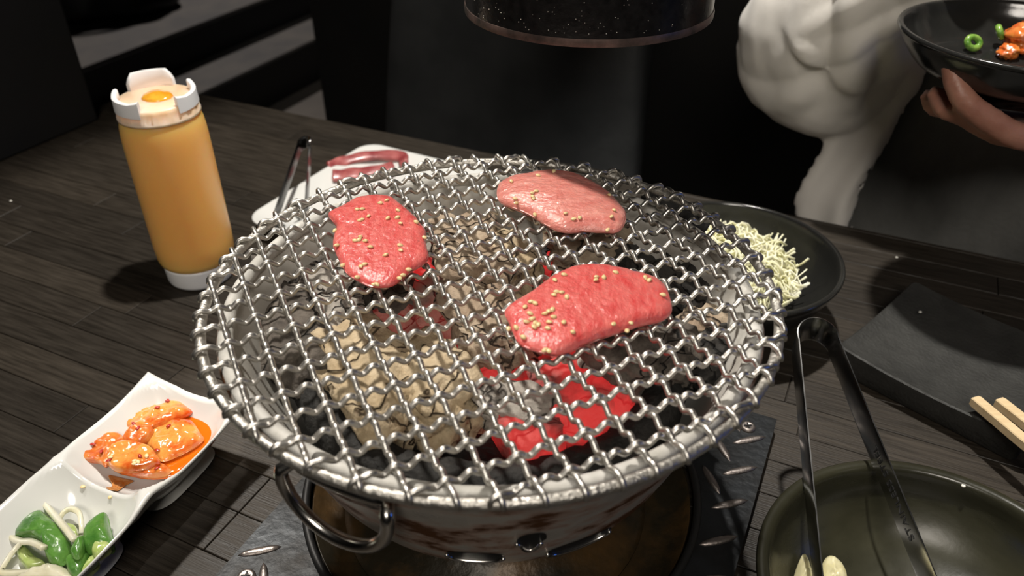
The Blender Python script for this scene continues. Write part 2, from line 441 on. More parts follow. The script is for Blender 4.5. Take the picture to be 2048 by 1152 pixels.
# ------------------------------------------------------------------ table, plank by plank
table = thing('dining_table', 'dark brown plank dining table carrying the grill', 'table', AB(0, 0, 0), TH)
TW, TD, PW = 1.95, .79, .0316
obj('underlay', box(0, TW, -TD, 0, TOP - .045, TOP - .003), 'table_side', table, False)
PLANKS = {}
row = 0
y = 0.0
off = (-.4164 % PW)
rows = [0.0]
yy = -.4164 + PW * 13
while yy > -TD:
    if yy < -.004: rows.append(yy)
    yy -= PW
rows.append(-TD)
for r in range(len(rows) - 1):
    y1, y0 = rows[r], rows[r + 1]
    if y1 - y0 < .003: continue
    x = -random.uniform(0, .4)
    cuts = [0.]
    while True:
        x += random.uniform(.26, .52)
        if x > TW - .05: break
        if x > .05: cuts.append(x)
    for (yr, xc) in ((-.432, .367), (-.5366, .458), (-.526, .6255), (-.56, .6255)):
        if y0 < yr < y1:
            cuts = [c for c in cuts if abs(c - xc) > .13] + [xc]
    cuts = sorted(cuts) + [TW]
    for i in range(len(cuts) - 1):
        g = .00035
        me = bevel_me(box(cuts[i] + g, cuts[i + 1] - g, y0 + g, y1 - g, TOP - .003, TOP - random.uniform(0, .0002)), .0004, 1, 'plank')
        obj('plank', me, 'wood', table, False)
for (x0, x1, y0, y1) in ((.003, TW - .003, -.012, -.003), (.003, TW - .003, -TD + .003, -TD + .012), (.003, .012, -TD + .013, -.013), (TW - .012, TW - .003, -TD + .013, -.013)):
    obj('apron', box(x0, x1, y0, y1, TOP - .10, TOP - .046), 'table_side', table, False)
for x in (.08, TW - .15):
    for y in (-.15, -TD + .08):
        obj('leg', box(x, x + .07, y, y + .07, 0, TOP - .046), 'table_side', table, False)

# black partition board along the left end of the table
part_a, part_b = W(198, 240, TOP), W(0, 325, TOP)
pd = (part_b - part_a).normalized(); pn = Vector((pd.y, -pd.x, 0))
if pn.x > 0: pn = -pn
def slant(o, d, n, l, t, z0, z1):
    V = [o + d * x + n * y + Vector((0, 0, z)) for z in (z0 - TOP, z1 - TOP) for y in (0, t) for x in (0, l)]
    return V, box(0, 1, 0, 1, 0, 1)[1]
tag(obj('partition_board', bevel_me(slant(part_a, pd, pn, .62, .03, TOP, 1.45), .003), 'black_panel', smooth=False),
    'tall black partition board standing along the left table edge', 'partition')

# ------------------------------------------------------------------ chair behind the table
def loft(sections, cap=True):
    """sections: equal-length closed rings"""
    n = len(sections[0]); V = [v for s in sections for v in s]; F = []
    for i in range(len(sections) - 1):
        for k in range(n):
            F.append((i * n + k, i * n + (k + 1) % n, (i + 1) * n + (k + 1) % n, (i + 1) * n + k))
    if cap:
        F.append(tuple(range(n - 1, -1, -1))); F.append(tuple((len(sections) - 1) * n + k for k in range(n)))
    return V, F
def superring(cx, cy, z, rx, ry, p=2., n=40, f=None):
    R = []
    for k in range(n):
        a = 2 * math.pi * k / n; c, s = math.cos(a), math.sin(a)
        x = cx + rx * math.copysign(abs(c) ** (2 / p), c); y = cy + ry * math.copysign(abs(s) ** (2 / p), s)
        R.append(Vector((x, y, z)))
    return R
def make_chair(loc, label):
    t = thing('dining_chair', label, 'chair', loc, TH, 'leather dining chairs on the far side of the table')
    S = []
    for k in range(25):
        s = k / 24; z = .40 + .57 * s
        e = math.sqrt(max(0.02, 1 - (max(0., abs(s - .5) - .44) / .06) ** 2))
        hw = (.247 - .030 * s) * (1 - .06 * (1 - e)); th = (.036 + .010 * math.sin(s * math.pi)) * e
        S.append(superring(0, .02 + .10 * s ** 1.2, z, hw, th, 5 if 1 else 2, 48))
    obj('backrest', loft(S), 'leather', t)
    S = []
    for k in range(9):
        s = k / 8; e = math.sqrt(max(.03, 1 - (2 * abs(s - .5)) ** 6))
        S.append(superring(0, -.22, .325 + .055 * s, .235 * (.96 + .04 * e), .225 * (.96 + .04 * e), 6, 48))
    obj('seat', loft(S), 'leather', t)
    for x in (-.19, .19):
        for yb in (-.40, .0):
            obj('leg', box(x - .018, x + .018, yb - .018, yb + .018, 0, .324), 'black_panel', t, False)
    return t
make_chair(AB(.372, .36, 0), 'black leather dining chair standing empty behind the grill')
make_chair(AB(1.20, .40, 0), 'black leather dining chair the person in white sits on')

# dark bag on the raised floor
bagc = W(235, 20, .281)
S = []
for k in range(13):
    s = k / 12; z = .30 * s
    w = .24 * (1 - .25 * s ** 2); d = .15 * (1 - .35 * s)
    if k == 0: w *= .9; d *= .9
    if k == 12: w *= .8; d *= .6
    R = superring(0, 0, z, w, d, 2.6, 40)
    S.append([v + Vector((nz(v, 9, 1), nz(v, 9, 2), 0)) * .03 for v in R])
bag = thing('bag', 'dark slumped bag-like shape on the raised floor by the stairs', 'bag', bagc + Vector((-.03, -.02, 0)), .5)
obj('body', loft(S), 'leather_bag', bag)
obj('strap', ribbon(catmull([(-.15, 0, .28), (-.10, -.02, .40), (.02, -.03, .44), (.12, -.02, .39), (.15, 0, .28)], 8), Vector((0, 1, 0)), .025, .004), 'leather_bag', bag)
obj('clasp', bevel_me(box(-.02, .02, -.168, -.150, .10, .13), .003), 'plate_steel', bag)

# ================================================================== brazier
br = thing('charcoal_brazier', 'round steel charcoal brazier with stained sides under the net', 'grill', (GX, GY, TOP))
outer = [(.0, .046), (.070, .047), (.085, .051), (.094, .060), (.1015, .070), (.1075, .081), (.1115, .091), (.1155, .101), (.1195, .112), (.1275, .131), (.1335, .1455), (.1365, .1535), (.1385, .1560), (.1410, .1575), (.1418, .1595), (.1410, .1612)]
inner = [(.1385, .1600), (.1345, .1575), (.1300, .1500), (.1255, .1390), (.1170, .1190), (.1060, .0980), (.0920, .0840), (.070, .0750), (.0, .073)]
obj('bowl', lathe(outer + [(.1400, .1612)], 96, caps=False), 'bowl_steel', br)
obj('inner_wall', lathe([(.1400, .1609)] + inner, 96, caps=False), 'liner_grey', br)
obj('rim_tube', tube([(.1368 * math.cos(a), .1368 * math.sin(a), .1608) for a in np.linspace(0, 2 * math.pi, 97)[:-1]], .0041, 12, True), 'galvanised', br)
obj('fire_clay_ring', lathe([(.084, .098), (.086, .122), (.090, .130), (.099, .132), (.106, .130), (.1095, .122), (.107, .105), (.098, .092)], 120, True,
    lambda a, j: (.0022 * fbm((math.cos(a), math.sin(a), j * .9), 9, 2), .0026 * fbm((math.cos(a) * 1.3, math.sin(a) * 1.3, j * .7), 11, 5))), 'black_soot', br)
obj('ash_bed', lathe([(0, .106), (.03, .105), (.06, .104), (.088, .103), (.089, .09), (0, .09)], 80, False,
    lambda a, j: (0, .006 * fbm((math.cos(a) * j, math.sin(a) * j, 0), 2.2, 8) if 0 < j < 4 else 0)), 'black_soot', br)
obj('pedestal', lathe([(.0, .046), (.062, .046), (.058, .030), (.066, .016), (.090, .008), (.096, .006), (.096, .004), (0, .004)], 64), 'rust_pan', br)
def bowl_pt(az, z, off=0.):
    rs = np.interp(z, [p[1] for p in outer[1:15]], [p[0] for p in outer[1:15]])
    dr = (np.interp(z + .002, [p[1] for p in outer[1:15]], [p[0] for p in outer[1:15]]) - np.interp(z - .002, [p[1] for p in outer[1:15]], [p[0] for p in outer[1:15]])) / .004
    nrm = Vector((math.cos(az), math.sin(az), -dr)).normalized()
    return Vector((math.cos(az) * rs, math.sin(az) * rs, z)) + nrm * off, nrm
# air vents: black painted for the shade inside openings, with a turned steel lip
def vent(az, z, hw, hh, kind):
    P = []
    for k in range(32):
        a = 2 * math.pi * k / 32; c, s = math.cos(a), math.sin(a)
        x = hw * math.copysign(abs(c) ** .75, c); y = hh * math.copysign(abs(s) ** .85, s)
        if kind == 'tongue': x *= (.75 + .25 * s) if s < 0 else 1
        p, _ = bowl_pt(az + x / .105, z + y, .0008); P.append(p)
    c0, nr = bowl_pt(az, z, -.001)
    V = P + [bowl_pt(az, z, .0004)[0]]
    h = obj('air_vent', (V, [(k, (k + 1) % 32, 32) for k in range(32)]), 'hole_shade', br)
    obj('vent_lip', tube([p + nr * .0004 for p in P[16:32]], .0011, 8), 'chrome', h)
AZF = -math.pi / 2
vent(math.radians(-93.5), .0880, .0130, .0060, 'slot')
vent(math.radians(-80.5), .1070, .0062, .0110, 'tongue')
vent(math.radians(-66), .0840, .0170, .0065, 'slot')
# ring handle with its lug on the front left flank
az = math.radians(-116.6)
pt, nr = bowl_pt(az, .1500, .0050)
tang = Vector((-math.sin(az), math.cos(az), 0))
lug = []
for k in range(28):
    a = 2 * math.pi * k / 28; x = .0185 * math.copysign(abs(math.cos(a)) ** .6, math.cos(a)); y = .0080 * math.sin(a)
    lug.append((x, y))
LV = [bowl_pt(az + x / .135, .1465 + y, .0030)[0] for x, y in lug]; LB = [bowl_pt(az + x / .135, .1465 + y, -.002)[0] for x, y in lug]
obj('handle_lug', (LV + LB, [tuple(range(28)), tuple(range(55, 27, -1))] + [(k, (k + 1) % 28, 28 + (k + 1) % 28, 28 + k) for k in range(28)]), 'bowl_steel', br)
hd = Vector((0, 0, -1))
RH = .0272
rad_ = Vector((math.cos(az), math.sin(az), 0))
dl = [pt + rad_ * .002 + tang * (RH * math.cos(a)) + hd * (RH * math.sin(a)) for a in np.linspace(-.12, math.pi + .12, 49)]
dl += [bowl_pt(az - 0 + RH * c_ / .139, .1535, .0022)[0] for c_ in (-.90, -.7, -.35, 0, .35, .7, .90)]
obj('ring_handle', tube(dl, .0031, 12, True), 'chrome', br)

# ================================================================== wire grill net
net = thing('grill_net', 'round crimped steel wire grill net lying on the brazier', 'grill net', (GX, GY, NET))
RR = .1472
obj('outer_ring', tube([(RR * math.cos(a), RR * math.sin(a), -.0030) for a in np.linspace(0, 2 * math.pi, 145)[:-1]], .0026, 12, True), 'steel_ring', net)
dA = Vector((math.cos(math.radians(-64.5)), math.sin(math.radians(-64.5)), 0)); dB = Vector((-dA.y, dA.x, 0))
PA, PB, AMP, WR = .0153, .0154, .00165, .00142
def wire(direction, normal, off, pitch, phase, sign):
    half = math.sqrt(max(0, RR * RR - off * off))
    if half < .014: return
    P = []; n = int(2 * half / .0011)
    for i in range(n + 1):
        s = -half + 2 * half * i / n
        z = sign * AMP * math.cos(3 * math.pi * (s - phase) / pitch)
        e = (half - abs(s))
        if e < .010:
            k = e / .010; z = z * k + (.0012) * (1 - k)
        P.append(direction * s + normal * off + Vector((0, 0, z + .0005)))
    for sgn in (0, 1):
        q = P[-1] if sgn else P[0]; d = (direction if sgn else -direction)
        ext = [q + d * .0018 + Vector((0, 0, -.0006)), q + d * .0030 + Vector((0, 0, -.0022)), q + d * .0033 + Vector((0, 0, -.0042))]
        P = P + ext if sgn else ext[::-1] + P
    obj('wire', tube(P, WR, 8), 'steel', net)
for i in range(-10, 10):
    wire(dA, dB, .0034 + i * PA, PB, -.0035, 1 if i % 2 == 0 else -1)
for j in range(-9, 11):
    wire(dB, dA, -.0035 + j * PB, PA, .0034, 1 if j % 2 else -1)

# ================================================================== steel tread plate and drip pan
pl = thing('steel_tread_plate', 'dark square diamond tread steel plate under the brazier', 'metal plate', (GX, GY, TOP), TH)
x0, x1, y0, y1, HR = -.1155, .1535, -.150, .137, .126
def in_plate(x, y, m=0.): return x0 + m < x < x1 - m and y0 + m < y < y1 - m and math.hypot(x - .002, y - .006) > HR + m
n = 128; ringi, ringo = [], []
for k in range(n):
    a = 2 * math.pi * k / n; c, s = math.cos(a), math.sin(a)
    ringi.append((.002 + HR * c, .006 + HR * s))
    t = min(((x1 - .002) / c if c > 1e-9 else 1e9), ((x0 - .002) / c if c < -1e-9 else 1e9), ((y1 - .006) / s if s > 1e-9 else 1e9), ((y0 - .006) / s if s < -1e-9 else 1e9))
    t = max(t, HR + .001) if t < HR + .001 else t
    ringo.append((.002 + t * c, .006 + t * s))
for (qx, qy) in ((x0, y0), (x1, y0), (x1, y1), (x0, y1)):
    k = min(range(n), key=lambda i: math.hypot(ringo[i][0] - qx, ringo[i][1] - qy)); ringo[k] = (qx, qy)
hi = [min(max(0, 0), 0) for _ in range(n)]
ZP = .0125
ri = [(min(max(p[0], x0 + .0005), 9), p[1]) for p in ringi]
V = [Vector((*p, ZP)) for p in ri] + [Vector((*p, ZP)) for p in ringo] + [Vector((*p, ZP - .003)) for p in ri] + [Vector((*p, ZP - .003)) for p in ringo]
F = []
for k in range(n):
    j = (k + 1) % n
    F += [(k, j, n + j, n + k), (2 * n + k, 3 * n + k, 3 * n + j, 2 * n + j), (n + k, n + j, 3 * n + j, 3 * n + k), (k, 2 * n + k, 2 * n + j, j)]
obj('panel', (V, F), 'plate_steel', pl, False)
for (a, b, c, d) in ((x0, x1, y0, y0 + .006), (x0, x1, y1 - .006, y1), (x0, x0 + .006, y0 + .006, y1 - .006), (x1 - .006, x1, y0 + .006, y1 - .006)):
    obj('edge_strip', box(a, b, c, d, .0003, ZP - .0031), 'plate_edge', pl, False)
def tread_me():
    S = []
    for k in range(9):
        s = -1 + 2 * k / 8; w = .0030 * (1 - s * s) ** .6 + .0003; h = .0016 * (1 - s ** 4) + .0001
        S.append([Vector((s * .0125, w * q, h * zz)) for q, zz in ((-1, -.3), (-.6, .7), (0, 1), (.6, .7), (1, -.3))])
    return mesh(*loft(S), 'tread_bar')
tm = tread_me()
u = .0152
for i in range(-14, 15):
    for j in range(-14, 15):
        x, y = i * u + .003, j * u + .002
        if abs(i + j) % 2 == 0 and x0 + .007 < x < x1 - .007 and y0 + .007 < y < y1 - .007 and math.hypot(x - .002, y - .006) > HR + .009:
            obj('tread_bar', tm, 'tread_steel', pl, True, (x, y, ZP), (0, 0, math.radians(45 if (i % 2) else -45) - .1))
def screw_me():
    me = mesh(*lathe([(0, .0012), (.0012, .0014), (.0030, .0022), (.0046, .0018), (.0054, .0004), (.0054, -.001)], 24), 'screw'); return me
sm = screw_me()
for (x, y) in ((x1 - .017, y1 - .017), (x0 + .017, y0 + .028), (x1 - .017, y0 + .017), (x0 + .017, y1 - .017)):
    s = obj('screw', sm, 'tread_steel', pl, True, (x, y, ZP))
    for r in (0, math.pi / 2):
        obj('screw_slot', box(-.0028, .0028, -.0004, .0004, .0018, .0024), 'hole_shade', s, False, rot=(0, 0, r + .5))
obj('hole_collar', tube([(.002 + (HR - .002) * math.cos(a), .006 + (HR - .002) * math.sin(a), ZP + .0018) for a in np.linspace(0, 2 * math.pi, 97)[:-1]], .0026, 10, True), 'plate_edge', pl)
pan = tag(obj('drip_pan', lathe([(0, .0012), (.105, .0012), (.118, .004), (.1205, .010), (.1195, .010), (.116, .0052), (.104, .0030), (0, .0030)], 96), 'rust_pan', loc=(GX + .004, GY + .005, TOP)),
          'rusty brown round drip pan under the brazier', 'pan')

# ================================================================== charcoal
def coal(u0, v0, u1, v1, r, z, mat, label, seed, sx=1.25, res=4, rough=1.):
    a, b = W(u0, v0, NET - .171 + z), W(u1, v1, NET - .171 + z)
    r *= 1.12
    c = (a + b) / 2 + Vector((0, 0, .003)); ax = (b - a); L = ax.length / 2 + r * .6; ax.normalize()
    sd = Vector((-ax.y, ax.x, 0)); up = Vector((0, 0, 1))
    V = []
    for v in ICO[res][0]:
        p = v.copy()
        # squarish log
        k = max(abs(p.x), abs(p.y) * .95, abs(p.z) * .95)
        q = p.lerp(p / k, .6) * .88
        d = 1 + rough * (.22 * fbm(v, 1.3, seed, 3) + .05 * nz(v, 9, seed + 3))
        cell = mnoise.voronoi(v * 2.4 + Vector((seed, seed * 2, 0)))[0]
        d -= rough * .10 * max(0, .25 - (cell[1] - cell[0])) / .25
        gr = mnoise.noise(Vector((v.x * 1.3 + seed, v.y * 4.2, v.z * 4.2)))
        d += rough * .085 * (.5 - abs(gr) * 2)
        q *= d
        V.append(ax * (q.x * L) + sd * (q.y * r * sx) + up * (q.z * r))
    o = obj('charcoal', (V, ICO[res][1]), mat, loc=c)
    return tag(o, label, 'charcoal', 'charcoal pieces in the brazier')
COALS = [
 (690, 690, 815, 860, .019, .127, 'coal_tan', 'large tan ashy charcoal log at the front left of the fire'),
 (800, 730, 915, 850, .018, .126, 'coal_tan', 'tan ashy charcoal piece between big tan log and front glow'),
 (640, 640, 700, 700, .015, .128, 'coal_grey', 'grey charcoal block left of the tan logs'),
 (560, 610, 615, 770, .016, .127, 'coal_dark', 'long dark charcoal log along the left wall of the brazier'),
 (560, 540, 600, 590, .015, .126, 'coal_dark', 'dark rough charcoal lump at the far left'),
 (620, 560, 690, 610, .014, .128, 'coal_grey', 'grey charcoal lump left below the square meat slice'),
 (930, 480, 960, 590, .019, .130, 'coal_brown', 'cracked brown charcoal log right of the square meat slice'),
 (1000, 500, 1030, 580, .016, .131, 'coal_tan', 'pale cracked charcoal bark beside the brown log'),
 (950, 620, 1010, 730, .018, .129, 'coal_brown', 'brown cracked charcoal touching the left end of front meat'),
 (880, 600, 905, 690, .014, .124, 'coal_warm', 'pinkish charcoal lit by the glow below the square meat'),
 (1110, 520, 1230, 495, .015, .128, 'coal_brown', 'brown charcoal log between the two right meat slices'),
 (1190, 715, 1290, 745, .019, .128, 'coal_dark', 'dark grey charcoal block below the front meat slice'),
 (1100, 650, 1190, 640, .016, .122, 'coal_dark', 'dark charcoal hidden under the front meat slice'),
 (1300, 690, 1350, 760, .015, .129, 'coal_dark', 'dark split charcoal right of the front meat slice'),
 (860, 560, 905, 590, .014, .120, 'coal_hot', 'glowing red coal below the right side of square meat'),
 (935, 745, 985, 790, .016, .117, 'coal_hot', 'glowing red coal between the tan logs and pale curl'),
 (1030, 885, 1078, 862, .014, .124, 'coal_hot', 'smooth glowing red coal at the very front'),
 (1115, 770, 1160, 870, .016, .121, 'coal_hot', 'large glowing red coal at the front right'),
 (1185, 850, 1215, 790, .013, .119, 'coal_hot', 'glowing red coal beside the large front right ember'),
 (1085, 730, 1120, 745, .012, .114, 'coal_hot', 'dim red coal right below the tip of front meat'),
 (1085, 545, 1100, 550, .010, .117, 'coal_hot', 'small red ember above the front meat slice'),
 (970, 810, 1085, 850, .011, .130, 'coal_grey', 'pale grey curled charcoal flake above the front ember'),
 (1340, 560, 1420, 610, .016, .128, 'coal_black', 'black charcoal chunk right of the front meat'),
 (1270, 440, 1370, 500, .016, .128, 'coal_black', 'black charcoal behind the pale meat slice'),
 (1250, 520, 1310, 540, .013, .124, 'coal_black', 'black charcoal between pale meat and front meat'),
 (1390, 660, 1430, 690, .013, .130, 'coal_brown', 'small brown charcoal near the right wall'),
 (1370, 750, 1440, 690, .014, .128, 'coal_black', 'black charcoal stick at the right front'),
 (770, 590, 830, 650, .015, .121, 'coal_dark', 'dark charcoal in the shade of the square meat slice'),
 (760, 680, 840, 690, .013, .120, 'coal_warm', 'dusky red grey charcoal behind the tan logs'),
 (720, 460, 800, 480, .014, .124, 'coal_dark', 'dark charcoal hidden beneath the square meat slice'),
 (860, 440, 960, 430, .015, .125, 'coal_grey', 'grey charcoal at the back between square and pale meat'),
 (1060, 430, 1170, 440, .015, .122, 'coal_dark', 'dark charcoal hidden beneath the pale meat slice'),
 (1000, 390, 1120, 385, .012, .124, 'coal_black', 'black charcoal stick along the back wall'),
 (850, 520, 880, 510, .012, .124, 'coal_grey', 'grey charcoal nub beside the brown log'),
 (1030, 660, 1060, 690, .013, .121, 'coal_brown', 'brown charcoal peeking from under the front meat'),
]
for i, c in enumerate(COALS):
    hot = c[6] == 'coal_hot'
    coal(*c[:8], seed=i * 1.7 + .3, rough=.7 if hot else 1.25)
# pale ash flakes
for i, (u_, v_) in enumerate(((1318, 556), (1302, 640), (1175, 716), (655, 660), (676, 618))):
    p = W(u_, v_, NET - .030)
    sh = [(p.x + .0065 * math.cos(a) * (1 + .5 * nz((math.cos(a), math.sin(a), i), 1.7)), p.y + .0055 * math.sin(a) * (1 + .5 * nz((math.cos(a), math.sin(a), i + 5), 1.5))) for a in np.linspace(0, 2 * math.pi, 11)[:-1]]
    o = obj('ash_flake', relocate(slab(sh, .0012, None, .0006, 5, .0003, 300, .3, i), (p.x, p.y, 0)), 'coal_grey', loc=(p.x, p.y, NET - .0335), rot=(.25, -.2, 0))
    tag(o, ['pale ash flake right of the front meat slice', 'pale ash flake at the right tip of front meat', 'grey ash flake just below the front meat', 'grey ash flake among the left charcoal', 'grey ash flake near the left charcoal lump'][i], 'ash')

# ================================================================== meat slices with sesame
def seed_me():
    V = []
    for v in ICO[2][0]:
        k = 1 - .42 * max(0, v.x) ** 1.3
        V.append(Vector((v.x * .00180, v.y * .00128 * k, v.z * .00085 * k)))
    return mesh(V, ICO[2][1], 'sesame_seed')
SEED = seed_me()
def surf_z(V, x, y):
    best, bz = 1e9, 0
    cand = sorted(((p.x - x) ** 2 + (p.y - y) ** 2, p.z) for p in V)[:6]
    return max(c[1] for c in cand)
def meat(name, label, x0, y0, s, outline, seeds, mat, thick, dome, lift, sd):
    z = NET + .0045
    O = crop(x0, y0, s, outline, z)
    c = sum(O, Vector()) / len(O)
    part = slab(O, thick, None, dome, 22, .00045, 230, .22, sd, 4, lift)
    V = [Vector(v) for v in part[0]]
    root = obj(name, relocate((V, part[1]), (c.x, c.y, 0)), mat, loc=(c.x, c.y, NET + .0032))
    tag(root, label, 'meat')
    rnd = random.Random(sd)
    for (a, b) in seeds:
        p = W(x0 + a / s, y0 + b / s, NET + .0032 + thick + .0006)
        near = [v for v in V if (v.x - p.x) ** 2 + (v.y - p.y) ** 2 < .0016 ** 2]
        if not near:
            q = min(V, key=lambda v: (v.x - p.x) ** 2 + (v.y - p.y) ** 2); zz = q.z + .0003; p = Vector((q.x, q.y, 0))
            zz = max(v.z for v in V if (v.x - q.x) ** 2 + (v.y - q.y) ** 2 < .0012 ** 2)
        else:
            zz = max(v.z for v in near)
        obj('sesame_seed', SEED, 'sesame', root, True, (p.x - c.x, p.y - c.y, zz + .00045), (rnd.uniform(-.3, .3), rnd.uniform(-.3, .3), rnd.uniform(0, 6.3)))
    return root
meat('meat_slice', 'square red marbled raw meat slice at the left on the net', 620, 360, 4.43,
     [(170, 330), (300, 265), (400, 205), (500, 180), (620, 172), (720, 190), (790, 240), (850, 290), (940, 370), (990, 440), (1030, 490), (1025, 560), (1040, 640), (1055, 720), (1010, 775), (900, 840), (830, 905), (720, 970), (600, 980), (520, 970), (430, 925), (340, 870), (290, 800), (250, 720), (210, 620), (215, 540), (240, 450), (200, 390)],
     [(415, 265), (465, 265), (520, 330), (440, 365), (680, 185), (780, 275), (690, 350), (775, 340), (803, 395), (1015, 500), (445, 515), (400, 545), (437, 540), (490, 552), (535, 605), (235, 572), (215, 420), (800, 585), (805, 630), (668, 672), (450, 770), (485, 752), (350, 865), (265, 740), (595, 910), (545, 955), (790, 840), (920, 780), (877, 848), (940, 375), (460, 360), (625, 210)],
     'meat_raw', .0072, .0012, None, 3)
meat('meat_slice', 'pale pink cooked-looking meat slice at the back of the net', 950, 320, 5.851,
     [(255, 390), (290, 310), (400, 250), (560, 220), (750, 182), (900, 172), (1050, 190), (1200, 222), (1350, 295), (1480, 365), (1600, 455), (1690, 560), (1760, 650), (1755, 770), (1680, 870), (1500, 875), (1300, 865), (1100, 880), (950, 850), (820, 790), (700, 712), (570, 642), (420, 582), (290, 522), (260, 460)],
     [(425, 280), (740, 240), (470, 470), (670, 450), (715, 435), (685, 490), (655, 635), (1060, 665), (1155, 710), (1225, 700), (1625, 610), (1595, 690), (920, 175), (1570, 430), (1545, 860), (480, 500), (670, 480)],
     'meat_pale', .0065, .0052, None, 5)
meat('meat_slice', 'long bright red meat slice with many sesame seeds at the front', 980, 520, 5.12,
     [(150, 570), (240, 485), (380, 405), (520, 305), (640, 215), (780, 145), (900, 110), (1050, 98), (1200, 108), (1350, 133), (1450, 162), (1580, 192), (1700, 238), (1790, 310), (1830, 400), (1860, 520), (1840, 600), (1750, 655), (1600, 685), (1450, 732), (1300, 782), (1100, 850), (950, 910), (800, 975), (640, 1010), (480, 975), (350, 930), (290, 890), (230, 780), (190, 680)],
     [(1090, 195), (1165, 205), (1080, 238), (680, 350), (735, 360), (785, 408), (650, 385), (420, 445), (460, 465), (358, 495), (410, 562), (432, 615), (465, 660), (495, 680), (450, 700), (600, 550), (640, 535), (560, 575), (650, 610), (605, 655), (755, 660), (268, 668), (340, 770), (850, 750), (1265, 655), (1410, 660), (1447, 625), (1285, 140), (1770, 360), (600, 995), (500, 975), (665, 215), (760, 160), (1630, 215), (190, 640), (375, 640), (590, 710), (1590, 195)],
     'meat_raw', .0072, .0022, None, 8)

# ================================================================== sauce bottle
bt = thing('squeeze_bottle', 'squeeze bottle full of orange sauce with an upturned cap', 'bottle', (-.2845, .611, TOP), math.radians(-20))
obj('base_cap', lathe([(0, .0003), (.0265, .0003), (.0285, .0015), (.0293, .004), (.0300, .017), (.0300, .0195), (0, .0195)], 64), 'white_plastic', bt)
obj('body', lathe([(0, .0195), (.0298, .0195), (.0318, .0215), (.0330, .026), (.0336, .040), (.0336, .130), (.0333, .142), (.0325, .150), (.0310, .1555), (.0300, .1575), (0, .1575)], 80), 'sauce_body', bt)
pr = []
nn = 96
V, F = [], []
prof = [(.0288, .1565), (.0322, .1565), (.0322, .1585), (.0312, .1590), (.0310, .1660), (.0308, .1685), (.0300, .1695), (.0, .1692)]
def ribw(a, j):
    return ((.0005 if (int(a / (2 * math.pi) * 36 + .5) % 2) else 0.) if j in (3, 4) else 0., 0.)
obj('collar', lathe(prof, 144, False, ribw), 'peach_plastic', bt)
def tab(a0, a1, h, curl=0.):
    S = []
    for k in range(17):
        s = k / 16; a = a0 + (a1 - a0) * s
        hh = h * (1 - .55 * max(0, abs(2 * s - 1) - .80) / .20) + curl * (max(0, abs(2 * s - 1) - .6) / .4) ** 2
        ring = []
        for (r, z) in ((.0321, .1640), (.0316, .1690 + hh * .9), (.0300, .1690 + hh), (.0286, .1690 + hh), (.0278, .1690 + hh * .9), (.0276, .1690)):
            ring.append(Vector((r * math.cos(a), r * math.sin(a), z)))
        S.append(ring)
    obj('guard_tab', loft(S), 'white_plastic', bt, True, sharp=50)
rz = math.radians(20)
tab(math.radians(80) + rz, math.radians(152) + rz, .0140)
tab(math.radians(-38) + rz, math.radians(46) + rz, .0062, .0055)
tab(math.radians(184) + rz, math.radians(268) + rz, .0062, .0055)
bv = [Vector((v.x * .0125 * (1 + .12 * nz(v, 2, 4)), v.y * .0115 * (1 + .1 * nz(v, 2, 7)), max(-.0005, v.z * .0042 * (1 + .3 * nz(v, 2.4, 1))))) for v in ICO[4][0]]
obj('sauce_blob', (bv, ICO[4][1]), 'sauce', bt, True, (0, .002, .1692))

# ================================================================== white two-part dish
TZ = .044
O0 = W(300, 742, TOP + TZ); O1 = W(488, 806, TOP + TZ)
tdir = Vector((math.cos(math.radians(-112)), math.sin(math.radians(-112)), 0)); tx = Vector((-tdir.y, tdir.x, 0))
tmid = (O0 + O1) / 2; tmid.z = TOP
CELL = .0845; HWD = (O1 - O0).length / 2
def dish_h(t):  # t along one cell, -1..1
    return t
def dish_pt(u, s, side):
    """u across -1..1, s along 0..2 cells; side 1 = inside, -1 = outside"""
    ci = 0 if s <= 1 else 1; t = (s - ci) * 2 - 1
    # rim height: higher at corners, dipping along the edges
    rim = TZ - .0035 * (1 - min(1, abs(t)) ** 2) * abs(u) ** 3 - .0045 * (1 - u * u) * (1 if (s < .02 or s > 1.98) else 0)
    endrim = TZ - .006 * (1 - u * u)
    div = TZ - .013
    wall_u = abs(u) ** 3.4
    tt = abs(t) ** 4.0
    at_div = (t > 0 and ci == 0) or (t < 0 and ci == 1)
    hz = .014
    zu = hz + (rim - hz) * wall_u
    zt = hz + ((div if at_div else endrim) - hz) * tt
    z = max(zu, zt) if True else 0
    z = zu + zt - hz if (zu + zt - hz) < max(rim, zt) else max(zu, zt, min(zu + zt - hz, rim))
    pinch = 1 - .07 * math.exp(-((s - 1) / .16) ** 2) + .02 * (abs(t) ** 4) * (0 if at_div else 1)
    flare = .80 + .20 * ((z - hz) / (TZ - hz))
    x = u * HWD * pinch * (flare if abs(u) > .0 else 1)
    y = s * CELL
    if s < 1: y = CELL - (CELL - y) * (1 - .10 * (1 - (zt - hz) / (TZ - hz)) * (1 if s < .5 else 0) * (1 - s * 2 if s < .5 else 0))
    if side < 0:
        z -= .0 if z > .03 else (.03 - z) * .55
        # outside skin: narrower, lower
        x *= .985; z = z - .0035
        if z < .0022: z = .0022
        if at_div: z = min(z, .012 + max(0., abs(u) - .55) * .12)
    return tmid + tx * x + tdir * y + Vector((0, 0, z))
NU, NS = 48, 96
def grid(side):
    V = []
    for j in range(NS + 1):
        s = 2 * j / NS
        for i in range(NU + 1):
            q = -1 + 2 * i / NU; uu = math.copysign(abs(q) ** .8, q)
            V.append(dish_pt(uu, s, side))
    return V
Vi, Vo = grid(1), grid(-1); base = len(Vi); F = []
